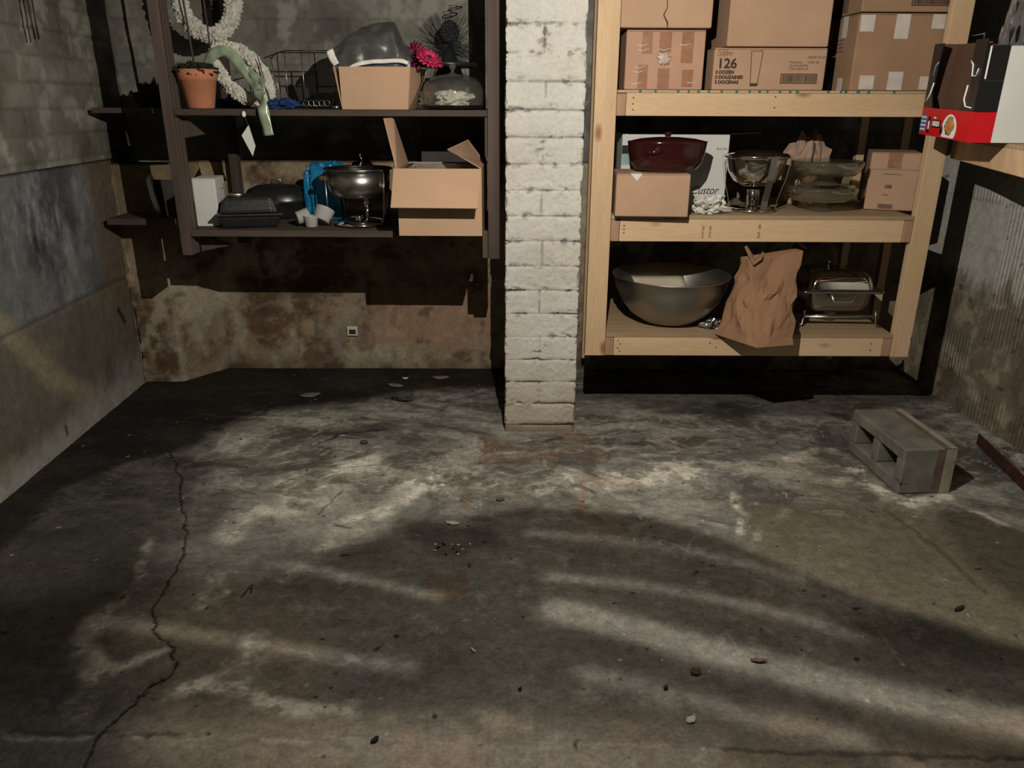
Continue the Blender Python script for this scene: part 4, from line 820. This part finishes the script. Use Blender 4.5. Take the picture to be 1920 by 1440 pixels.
def open_tray_box():
    x0, x1, hh = front(643, 765, 135, 209, 3.27); xc = (x0+x1)/2; w = x1-x0; d = .24; h = .158
    t = thing('cardboard_box', 'open flared brown box with a grey plastic bag, on the upper left board', 'box', (xc, 3.265+d/2, LS1)); s_ = .014; k = .035
    m = MB(); m.add([(-w/2, -d/2, 0), (w/2, -d/2, 0), (w/2+s_, -d/2-.006, h), (-w/2-.003, -d/2-.006, h)], [(0, 1, 2, 3)]); m.build('front_panel', 'kraft_light', t, solid=.004)
    m = MB(); m.add([(w/2, -d/2+.003, 0), (w/2, d/2, 0), (w/2+k+.02, d/2, h), (w/2+s_+.001, -d/2, h)], [(0, 1, 2, 3)]); m.build('side_panel', 'kraft', t, solid=.004)
    m = MB(); m.add([(-w/2, -d/2+.003, 0), (-w/2, d/2, 0), (-w/2-k, d/2, h), (-w/2-.024, -d/2, h)], [(3, 2, 1, 0)]); m.build('side_panel', 'kraft', t, solid=.004)
    m = MB(); m.add([(-w/2, d/2, 0), (w/2, d/2, 0), (w/2+k, d/2+.006, h), (-w/2-k, d/2+.006, h)], [(3, 2, 1, 0)]); m.build('back_panel', 'kraft', t, solid=.004)
    m = MB(); m.box(-w/2+.001, w/2-.001, -d/2+.002, d/2-.002, .0005, .004); m.build('bottom_panel', 'kraft', t)
    # bag: draped film over a white foam tray
    b = thing('plastic_bag', 'translucent grey plastic bag bulging out of the open brown box', 'bag', (xc-.01, 3.265+d/2, LS1+.02))
    prof = [(-.165, .19), (-.15, .22), (-.10, .262), (-.05, .285), (.0, .298), (.088, .302), (.10, .27), (.115, .23), (.155, .20), (.15, .165)]
    def fn(u, v):
        a = v*PI; f = u*(len(prof)-1); i = min(int(f), len(prof)-2); k_ = f-i; x_ = prof[i][0]*(1-k_)+prof[i+1][0]*k_; zt = prof[i][1]*(1-k_)+prof[i+1][1]*k_
        y_ = -math.cos(a)*.10*(1-.4*abs(2*u-1)**3); z_ = .125+(zt-.125)*math.sin(a)**.55; n_ = Vector((x_*14, y_*20, z_*16))
        return Vector((x_, y_+.012*mn.noise(n_*1.6), z_+.014*mn.noise(n_)*math.sin(a)+.008*abs(mn.noise(Vector((x_*20, y_*6, z_*50))))))
    m = MB(); m.grid(fn, 80, 44); m.build('film', 'grey_plastic', b)
    strip([(-.135, -.112, .145), (-.148, -.112, .17), (-.158, -.108, .198)], .028, 'white_fold', 'white_paper', b)
    strip([(-.085, -.121, .128), (-.05, -.124, .146), (0, -.126, .155), (.06, -.126, .158), (.12, -.124, .160), (.148, -.118, .15)], .015, 'rolled_edge', 'white_paper', b)
open_tray_box()
def gerbera(px, py, Y, mat, lab, nrm):
    p = at(px, py, Y); t = thing('artificial_flower', lab, 'flower', p, 0, 'pink artificial flowers'); R_ = Vector(nrm).to_track_quat('Z', 'Y').to_matrix().to_4x4(); m = MB()
    for ring, (n, r0, r1, up) in enumerate(((18, .010, .062, .012), (16, .008, .05, .02), (12, .006, .034, .026))):
        for i in range(n):
            a = 2*PI*i/n+ring*.2+random.uniform(-.06, .06); r = r1*random.uniform(.88, 1.05); d = Vector((math.cos(a), math.sin(a), 0)); s_ = Vector((-math.sin(a), math.cos(a), 0)); z_ = Vector((0, 0, 1))
            q = [d*r0-s_*.003, d*r0+s_*.003, d*(r*.6)+s_*.0075+z_*up, d*r*.92+s_*.005+z_*up*1.1, d*r+z_*up, d*r*.92-s_*.005+z_*up*1.1, d*(r*.6)-s_*.0075+z_*up]; m.add(q, [(0, 1, 2, 3, 4, 5, 6)], True, R_)
    m.build('petals', mat, t, solid=.0008)
    m = MB(); m.blob((0, 0, .012), (.012, .012, .012), .3, 6, 2, 18, 12, M=R_); m.build('flower_centre', 'moss', t)
    bdir = -Vector(nrm).normalized(); m = MB(); m.tube([bdir*.002, bdir*.02+Vector((0, .015, -.02)), bdir*.03+Vector((-.01, .03, -.055))], .003, 8); m.build('stem', 'satin', t)
gerbera(781, 108, 3.36, 'magenta_petal', 'dark magenta artificial flower lying at the right rim of the grey bag', (-.5, -.7, .2))
gerbera(802, 114, 3.29, 'pink_petal', 'bright pink artificial flower resting against the dark glass plate', (.45, -.5, .75))
def wire_angel():
    p = at(846, 205, 3.84); t = thing('wire_angel', 'dark wire angel figure with halo standing behind the glass dome', 'figurine', (p.x, 3.84, LS1)); z = lambda py: at(846, py, 3.84).z-LS1
    x = lambda px, py: at(px, py, 3.84).x-p.x
    m = MB(); m.blob((x(843, 60), 0, z(60)), (.041, .04, .045), .22, 7, 4, 50, 30, smooth=False); m.build('head', 'hair', t)
    m = MB(); m.tube([(x(853, 16)+.032*math.cos(a), .03*math.sin(a), z(16)+.008*math.sin(a)+.006*math.cos(a)) for a in [2*PI*i/32 for i in range(32)]], .0022, 6, closed=True)
    m.tube([(x(853, 16)+.028*math.cos(a), .03*math.sin(a), z(13)+.008*math.sin(a)-.004*math.cos(a)) for a in [2*PI*i/32 for i in range(32)]], .0014, 6, closed=True); m.build('halo', 'black_wire', t)
    m = MB(); m.tube([(x(843, 40), 0, z(40)), (x(846, 20), 0, z(18))], .0018, 6); m.build('halo_stem', 'black_wire', t)
    m = MB(); rs = random.Random(3)
    for i in range(150):
        a = rs.uniform(0, 2*PI); r = rs.uniform(.03, .085); k = rs.uniform(.7, 1.0); m.tube([(x(843, 80), 0, z(80)), (math.cos(a)*r*.45, math.sin(a)*r*.4, z(95)*k), (math.cos(a)*r*1.0, math.sin(a)*r*.8, z(150)), (math.cos(a)*r*1.15+rs.uniform(-.01, .01), math.sin(a)*r, .004)], .0012, 4)
    m.build('skirt', 'hair', t)
    m = MB()
    for s_ in (-1, 1):
        for i in range(60):
            a = rs.uniform(-.6, 1.3); L = rs.uniform(.07, .165); e = Vector((s_*math.cos(a)*L, .03, math.sin(a)*L)); b_ = Vector((0, .02, z(85))); m.tube([b_, b_+e*.5+Vector((0, .01, .012*rs.uniform(-1, 1))), b_+e], .0009, 4)
    m.build('wings', 'hair', t)
wire_angel()
def dome():
    p = at(848, 214, 3.36); t = thing('cake_dome', 'clear glass cake dome with ball knob on the right of the upper left board', 'cake dome', (p.x+.002, 3.40, LS1))
    m = MB(); m.lathe([(0, .002), (.08, .0), (.125, .006), (.136, .014), (.134, .017), (.12, .012), (0, .012)], 56); m.build('plate', 'dark_glass', t)
    m = MB(); m.lathe([(.122, .0135), (.127, .03), (.127, .07), (.12, .095), (.10, .118), (.07, .130), (.03, .136), (0, .137), ], 56); m.build('dome_shell', 'clear_glass', t)
    m = MB(); m.lathe([(.04, .134), (.02, .139), (.008, .143), (.006, .15), (.012, .157), (.016, .167), (.012, .178), (0, .183)], 28); m.build('knob', 'clear_glass', t)
    crumple('paper_scrap', 'crumpled white paper under the glass cake dome', 'paper', (p.x+.005, 3.40, LS1+.0125), (.062, .05, .034), 'white_paper', 31, .7, 1.7)
    q = at(842, 130, 3.60); o = thing('glass_plate_stand', 'dark glass footed plate standing behind the cake dome', 'cake stand', (q.x, 3.60, LS1))
    m = MB(); m.lathe([(0, .003), (.05, .0), (.055, .004), (.02, .02), (.014, .06), (.02, .165), (0, .165)], 36); m.build('pedestal', 'dark_glass', o)
    m = MB(); m.lathe([(0, .168), (.11, .168), (.128, .172), (.132, .186), (.128, .187), (.12, .175), (0, .174)], 48); m.build('plate', 'black_enamel', o)
dome()

# ---------------------------------------------------------------- left shelf, lower board
wb, w_, h_, d_ = carton('white box standing on end beside the left post of the dark shelf', 367, 409, 308, 396, 3.345, LS2, .155, 'white_card', rz=6, h=.205, seam=True)
m = MB(); m.box(w_/2+.0002, w_/2+.001, -.01, .05, .15, .152); m.build('printed_line', 'ink', wb); m = MB(); m.box(w_/2+.0002, w_/2+.001, .055, .06, .03, .17); m.build('printed_line', 'ink', wb)
def tilted(name, label, cat, px, py, Y, build, rot): t = thing(name, label, cat, at(px, py, Y), rot=rot); build(t); return t
p = at(325, 405, 3.66)
t = thing('cardboard_sheet', 'dark cardboard sheet leaning behind the left shelf post', 'cardboard', (p.x, 3.66, LS2+.001), rot=(-.12, 0, -.1)); m = MB(); m.box(-.085, .07, 0, .005, 0, .165); m.build('sheet', 'dark_card', t)
p = at(292, 405, 3.68)
t = thing('round_tray', 'black round tray with pale rim leaning in the corner left of the shelf post', 'tray', (p.x, 3.68, LS2+.093), rot=(0, PI/2-.15, .35))
m = MB(); m.lathe([(0, 0), (.075, 0), (.09, .012), (.092, .012), (.077, -.003), (0, -.003)], 40); m.build('dish', 'black_enamel', t); m = MB(); m.lathe([(.078, -.0035), (.0925, .0115), (.0925, .022), (.075, .004)], 40); m.build('rim', 'white_card', t)
def roasting_pan():
    p = at(464, 425, 3.33); t = thing('roasting_pan', 'dark rectangular roasting pan with raised lid at the front of the lower left board', 'roasting pan', (p.x, 3.40, LS2), math.radians(12)); t.scale = (1.08, 1.05, 1.45)
    m = MB(); m.box(-.105, .105, -.085, .085, .001, .035, tx=.016, ty=.012); m.build('pan', 'black_enamel', t, bevel=.008)
    m = MB(); m.box(-.128, .128, -.105, .105, .0355, .042); m.build('rim', 'grey_enamel', t, bevel=.003)
    m = MB(); m.box(-.11, .11, -.09, .09, .0425, .088, tx=-.018, ty=-.018); m.build('lid', 'grey_enamel', t, bevel=.01)
    m = MB(); m.blob((-.05, -.03, .092), (.03, .012, .008), .1, 2, 2, 16, 8); m.build('lid_handle', 'steel_dull', t)
    m = MB()
    for k in range(5): m.lathe([(0, -.001), (.0025, -.001), (.0025, .001)], 8, M=Matrix.Translation((.085-.001*k, -.0935+.0035*k, .05+.008*k)) @ Matrix.Rotation(PI/2, 4, 'X'))
    m.build('rivets', 'steel', t)
roasting_pan()
def roaster():
    p = at(517, 385, 3.62); t = thing('oval_roaster', 'black oval enamel roaster with domed lid behind the roasting pan', 'roaster', (p.x, 3.66, LS2), .1)
    m = MB(); m.lathe([(0, .002), (.12, .0), (.135, .01), (.15, .075), (.158, .078), (.15, .082)], 48, sy=.68); m.build('pan', 'black_enamel', t)
    m = MB(); m.lathe([(.156, .0825), (.150, .10), (.128, .128), (.09, .144), (.04, .150), (0, .151)], 48, sy=.68); m.build('lid', 'black_enamel', t)
    m = MB(); m.tube([(-.02, -.0, .149), (-.022, -.0, .168), (.022, -.0, .168), (.02, -.0, .149)], .005, 8); m.build('lid_handle', 'steel_dull', t)
roaster()
def cup(px, py, Y, rot, lab, r=.032, h=.05):
    p = at(px, py, Y); t = thing('ceramic_cup', lab, 'cup', (p.x, Y, LS2+.001), rot=rot, group='white ceramic cups')
    m = MB(); m.lathe([(0, .003), (r*.8, 0), (r*.85, .002), (r, h), (r*1.03, h+.003), (r*.93, h+.002), (r*.78, .008), (0, .007)], 32); m.build('cup_body', 'ceramic', t); return t
q = cup(556, 408, 3.36, (0, 1.35, .5), 'white ceramic cup lying on its side next to the roasting pan'); q.location.z += .034
cup(583, 408, 3.35, (0, 0, 0), 'upright white ceramic cup between the tipped cup and the round chafing dish', .03, .045)
q = cup(601, 410, 3.38, (-.5, .35, 0), 'tilted white ceramic cup beside the leg of the round chafing dish', .042, .055); q.location.z += .02
def blue_bag():
    p = at(616, 385, 3.62); t = thing('plastic_bag', 'bright blue plastic bag slumped behind the round chafing dish', 'bag', (p.x, 3.63, LS2))
    m = MB(); m.blob((.0, 0, .115), (.072, .05, .135), .09, 2.4, 41, 64, 44, smooth=True, minz=.001, box=.8); m.build('bag_body', 'blue_plastic', t)
    m = MB(); m.blob((-.082, -.02, .115), (.024, .02, .11), .18, 2.5, 43, 40, 30, minz=.002); m.build('bag_top', 'blue_plastic', t)
blue_bag()
def left_chafer():
    p = at(676, 430, 3.40); t = thing('soup_chafer', 'round steel soup chafing dish on wire legs on the lower left board', 'chafing dish', (p.x, 3.425, LS2))
    m = MB(); m.lathe([(0, .118), (.08, .119), (.108, .127), (.126, .145), (.133, .172), (.135, .235), (.129, .235), (.127, .175), (.10, .135), (0, .126)], 56); m.build('pan', 'steel', t)
    m = MB(); m.lathe([(.126, .232), (.146, .236), (.148, .241), (.142, .244), (.126, .24)], 56); m.build('rim', 'steel', t)
    m = MB(); m.lathe([(.120, .205), (.06, .200), (0, .198)], 40); m.build('inner_dish', 'steel_dull', t)
    m = MB(); m.lathe([(0, .010), (.03, .012), (.085, .018), (.112, .004), (.114, .009), (.088, .026), (.035, .036), (0, .038)], 44); m.build('base_plate', 'chrome', t)
    m = MB(); m.lathe([(.012, .034), (.012, .044), (.022, .05), (.012, .056), (.0, .056)], 20, c=(-.0, -.04, -.01)); m.build('base_knob', 'chrome', t)
    m = MB(); m.lathe([(0, .075), (.016, .075), (.016, .12), (0, .12)], 20, c=(.035, -.02, 0)); m.build('burner_cup', 'chrome', t)
    m = MB(); m.tube([(.035, -.02, .075), (.03, -.01, .035)], .008, 8); m.build('burner_post', 'steel', t)
    m = MB(); m.box(-.158, -.118, -.05, -.03, .193, .212); m.build('handle', 'brass', t, bevel=.004)
    for a in (2.55+.9, -.55, .7, 2.3):
        ca, sa = math.cos(a), math.sin(a); m = MB(); m.tube([(ca*.142, sa*.142, .23), (ca*.140, sa*.140, .10), (ca*.132, sa*.132, .003)], .0035 if a > 1 else .006, 8); m.build('leg', 'steel', t)
    m = MB(); m.tube([(-.012, .1, .242), (-.002, .12, .262), (-.01, .12, .285), (-.008, .12, .305)], [.003, .002, .004, .002], 8); m.build('spoon_handle', 'chrome', t)
left_chafer()
def open_carton():
    Y = 3.13; x0, x1, hh = front(749, 904, 318, 447, Y); w = x1-x0; d = .36; h = .262; xc = (x0+x1)/2; fz = at(820, 391, 3.03).z-LS2
    t = thing('cardboard_box', 'open brown box with flaps up overhanging the lower left board, a tray inside', 'box', (xc, Y+d/2, LS2+.0)); k = .0035
    m = MB(); m.box(-w/2, w/2, -d/2, -d/2+k, .0, h); m.build('front_panel', 'kraft_light', t)
    m = MB(); m.box(-w/2, w/2, d/2-k, d/2, 0, h); m.build('back_panel', 'kraft', t)
    for s_ in (-1, 1): m = MB(); m.box(min(s_*w/2, s_*(w/2-k)), max(s_*w/2, s_*(w/2-k)), -d/2+k, d/2-k, 0, h); m.build('side_panel', 'kraft', t)
    m = MB(); m.box(-w/2+k, w/2-k, -d/2+k, d/2-k, .0, k); m.build('bottom_panel', 'kraft', t)
    m = MB(); m.add([(-w/2-.01, -d/2-.002, h), (w/2-.002, -d/2-.002, h), (w/2-.012, -d/2-.10, fz), (-w/2-.014, -d/2-.10, fz+.002)], [(0, 1, 2, 3)]); m.build('front_flap', 'kraft_light', t, solid=.004)
    m = MB(); m.add([(-w/2, -d/2+.005, h), (-w/2, d/2-.005, h), (-w/2-.028, d/2-.19, h+.187), (-w/2-.055, -d/2+.10, h+.185)], [(0, 1, 2, 3)]); m.build('side_flap', 'kraft', t, solid=.004)
    m = MB(); m.add([(w/2, -d/2+.005, h), (w/2, d/2-.005, h), (w/2-.07, d/2-.03, h+.095), (w/2-.145, -d/2+.15, h+.065), (w/2-.09, -d/2+.07, h+.045)], [(0, 1, 2, 3, 4)]); m.build('side_flap', 'kraft', t, solid=.004)
    m = MB(); m.add([(-w/2+.01, d/2+.002, h), (w/2-.01, d/2+.002, h), (w/2-.03, d/2+.09, h-.10), (-w/2+.03, d/2+.09, h-.10)], [(0, 1, 2, 3)]); m.build('back_flap', 'kraft_dark', t, solid=.004)
    m = MB(); m.box(-.16, .13, 0, .012, 0, .43); o = m.build('wooden_board', 'dark_card'); o.location = (xc+.01, 3.86, LS2+.001); tag(o, 'brown board standing against the wall behind the open brown box, shade put into its dark colour', 'board')  # board darkened in colour to hold the shade behind the box
    o = thing('metal_tray', 'shiny rectangular metal tray lying inside the open brown box', 'tray', (xc, Y+d/2+.005, LS2+.228))
    m = MB(); m.box(-w/2+.035, w/2-.035, -.12, .14, 0, .003); m.build('tray_base', 'chrome', o)
    m = MB()
    for a in ((-w/2+.012, w/2-.012, -.16, -.122), (-w/2+.012, w/2-.012, .142, .165)): m.box(*a, .025, .031)
    m.box(-w/2+.012, -w/2+.033, -.122, .142, .025, .031); m.box(w/2-.033, w/2-.012, -.122, .142, .025, .031); m.build('tray_rim', 'steel', o)
    m = MB(); m.add([(-w/2+.034, -.121, .028), (w/2-.034, -.121, .028), (w/2-.034, .141, .028), (-w/2+.034, .141, .028), (-w/2+.045, -.11, .003), (w/2-.045, -.11, .003), (w/2-.045, .13, .003), (-w/2+.045, .13, .003)], [(0, 1, 5, 4), (1, 2, 6, 5), (2, 3, 7, 6), (3, 0, 4, 7)]); m.build('tray_wall', 'steel', o)
    m = MB(); m.box(-w/2+.013, w/2-.013, -.155, .155, -.222, -.001); o2 = m.build('white_carton', 'grey_card'); o2.location = (xc, Y+d/2, LS2+.2275); tag(o2, 'pale inner carton under the metal tray in the open brown box', 'box')
open_carton()

# ---------------------------------------------------------------- floor things
def cinder_block():
    a = onz(1682, 927, 0); b = onz(1592, 846, 0); ax = (Vector((b.x-a.x, b.y-a.y, 0))).normalized(); L = .40; Wd = .198; Hh = .185
    right = Vector((-ax.y, ax.x, 0)); right = right if right.x > 0 else -right
    ang = math.atan2(ax.y, ax.x); t = thing('cinder_block', 'grey hollow concrete block lying on its side on the floor near the right wall', 'cinder block', (a.x, a.y, .0), ang)
    m = MB()          # local x along the hollow face, local -y to the right
    web = .048; cw = (L-3*web)/2
    m.box(0, L, -Wd, 0, 0, web); m.box(0, L, -Wd, 0, Hh-web, Hh)
    for k in range(3): m.box(k*(cw+web), k*(cw+web)+web, -Wd, 0, web, Hh-web)
    o = m.build('block_body', None, t)
    bm = bmesh.new(); bm.from_mesh(o.data); bmesh.ops.remove_doubles(bm, verts=bm.verts, dist=1e-5)
    bmesh.ops.subdivide_edges(bm, edges=bm.edges, cuts=3, use_grid_fill=True); bm.to_mesh(o.data); bm.free(); o.data.materials.append(MATS['cinder'])
    md = o.modifiers.new('bevel', 'BEVEL'); md.width = .007; md.segments = 3; md.limit_method = 'ANGLE'
    m = MB(); m.box(.001, L-.001, -Wd-.002, -Wd+.0, .002, Hh-.002)
    m.box(-.0015, .0, -Wd-.0018, -Wd+.038, .001, Hh-.003); m.box(-.001, L-.01, -Wd-.0018, -Wd+.022, Hh, Hh+.0015); m.build('mortar_skin', 'cinder_pale', t)
    m = MB(); m.box(-.0012, .0, -Wd+.040, -Wd+.072, .001, Hh-.003); m.box(.0, L-.04, -Wd+.024, -Wd+.048, Hh, Hh+.001); m.build('rust_stripe', 'cinder_rust', t)
cinder_block()
a, b = onz(1830, 833, 0), onz(1960, 962, 0); d = b-a
t = thing('angle_iron', 'long rusty red angle iron lying on the floor against the right wall', 'metal bar', (a.x, a.y, 0), math.atan2(d.y, d.x)); L = d.length
m = MB(); m.box(0, L, 0, .006, .001, .05); m.build('upright_leg', 'rusty_iron', t); m = MB(); m.box(0, L, .0061, .055, .001, .007); m.build('flat_leg', 'rusty_iron', t)
def leaf(px, py, L, W_, rz, mat, lab, cat='leaf', name='dead_leaf', z=.008):
    p = onz(px, py, 0); m = MB()
    def fn(u, v): s_ = math.sin(PI*u)**.8; return Vector(((u-.5)*L, (v-.5)*W_*s_, z*(1-(2*v-1)**2)*.6+.004*mn.noise(Vector((u*4, v*4, px)))+.004))
    m.grid(fn, 14, 8); o = m.build(name, mat, solid=.0008); o.location = (p.x, p.y, .001); o.rotation_euler.z = rz; return tag(o, lab, cat)
leaf(1422, 1241, .044, .014, -.1, 'dead_leaf', 'narrow brown dead leaf on the bright light streak at the lower right'); leaf(1304, 1262, .032, .028, .6, 'dead_leaf', 'round dark dead leaf left of the narrow leaf on the floor')
leaf(938, 939, .032, .016, .2, 'dark_stone', 'small dark leaf below the pillar base'); leaf(848, 983, .05, .022, -.2, 'white_paper', 'torn white paper scrap on the shadowed floor below the pillar', 'paper', 'paper_scrap')
leaf(742, 724, .09, .045, -.35, 'grey_scrap', 'pale grey flake on the dark floor under the left shelf', 'scrap', 'plaster_flake'); leaf(826, 709, .09, .05, .1, 'grey_scrap', 'flat grey scrap near the back wall left of the pillar', 'scrap', 'plaster_flake')
leaf(760, 711, .03, .02, 0, 'white_paper', 'small white chip near the back wall', 'scrap', 'plaster_flake'); leaf(582, 742, .10, .06, .3, 'grey_scrap', 'torn dull paper on the dark floor under the open box', 'paper', 'paper_scrap')
leaf(1832, 1066, .02, .018, .3, 'dead_leaf', 'tiny dark leaf bit on the floor at the far right'); leaf(1798, 1143, .045, .014, .5, 'moss', 'dark green leaf sliver on the floor at the right'); leaf(1248, 1292, .016, .012, 1, 'moss', 'dark crumb below the round dead leaf', 'crumb', 'leaf_crumb')
leaf(703, 1390, .022, .014, .8, 'moss', 'black crumb on the floor near the bottom edge', 'crumb', 'leaf_crumb'); leaf(975, 1295, .010, .010, 1, 'moss', 'small black crumb in the middle of the lower floor', 'crumb', 'leaf_crumb'); leaf(1295, 1352, .030, .02, .6, 'white_paper', 'small white fleck at the bottom right of the floor', 'fleck', 'paper_fleck', .003)
p = onz(755, 752, 0); crumple('stone', 'dark mossy stone on the floor under the right end of the left shelf', 'stone', (p.x, p.y+.02, 0), (.045, .04, .022), 'dark_stone', 51, .4, 2)
p = onz(683, 832, 0); crumple('dirt_clod', 'small dark dirt clod on the floor left of the pillar', 'dirt', (p.x, p.y, 0), (.016, .013, .009), 'dark_stone', 52, .5, 2, 16, 10)
p = onz(883, 1217, 0); m = MB(); m.tube([(0, 0, .004), (.012, -.016, .004)], .0035, 10); o = m.build('chalk_stub', 'white_paper'); o.location = (p.x, p.y, 0); tag(o, 'white stub lying on the grey floor in the lower middle', 'stub')
p = onz(452, 1122, 0); m = MB(); m.tube([(0, 0, .003), (.010, .05, .006), (.018, .052, .012), (.024, .02, .004)], .0018, 6); o = m.build('bent_wire', 'black_wire'); o.location = (p.x, p.y, 0); tag(o, 'short bent black wire on the floor at the left', 'wire')
rs = random.Random(9)
for i in range(14):
    px, py = 845+rs.uniform(-30, 45), 1032+rs.uniform(-12, 14); p = onz(px, py, 0); m = MB(); m.blob((0, 0, .002), (rs.uniform(.003, .007), rs.uniform(.002, .005), .003), .6, 3, i, 10, 7, smooth=False, minz=.0)
    o = m.build('glass_crumb', 'white_paper' if i % 2 else 'moss'); o.location = (p.x, p.y, .001); tag(o, 'crumb in the cluster of white and dark crumbs on the middle floor', 'crumb', 'crumbs on the middle floor')
# things on the walls
p = at(661, 620, 4.0); t = thing('wall_sticker', 'small white sticker on the stained back wall under the left shelf', 'sticker', (p.x, 3.994, p.z))
m = MB(); m.box(-.028, .028, 0, .002, -.026, .026); m.build('paper', 'white_card', t); m = MB(); m.box(-.018, .018, -.0008, -.0001, -.018, .008); m.build('printed_patch', 'ink', t)
for (x0, x1, y1), lab in (((52, 66, 74), 'thin dark wire hanging on the upper left wall, left of two'), ((60, 73, 74), 'thin dark wire hanging on the upper left wall, right of two')):
    m = MB(); P_ = [onx(x0, -160, -1.845), onx(x0, 0, -1.85), onx((x0+x1)/2, 40, -1.85), onx(x1, y1, -1.85)]; o = P_[-1].copy(); m.tube([q-o for q in P_], .003, 6); ob = m.build('hanging_wire', 'black_wire'); ob.location = o; tag(ob, lab, 'wire')
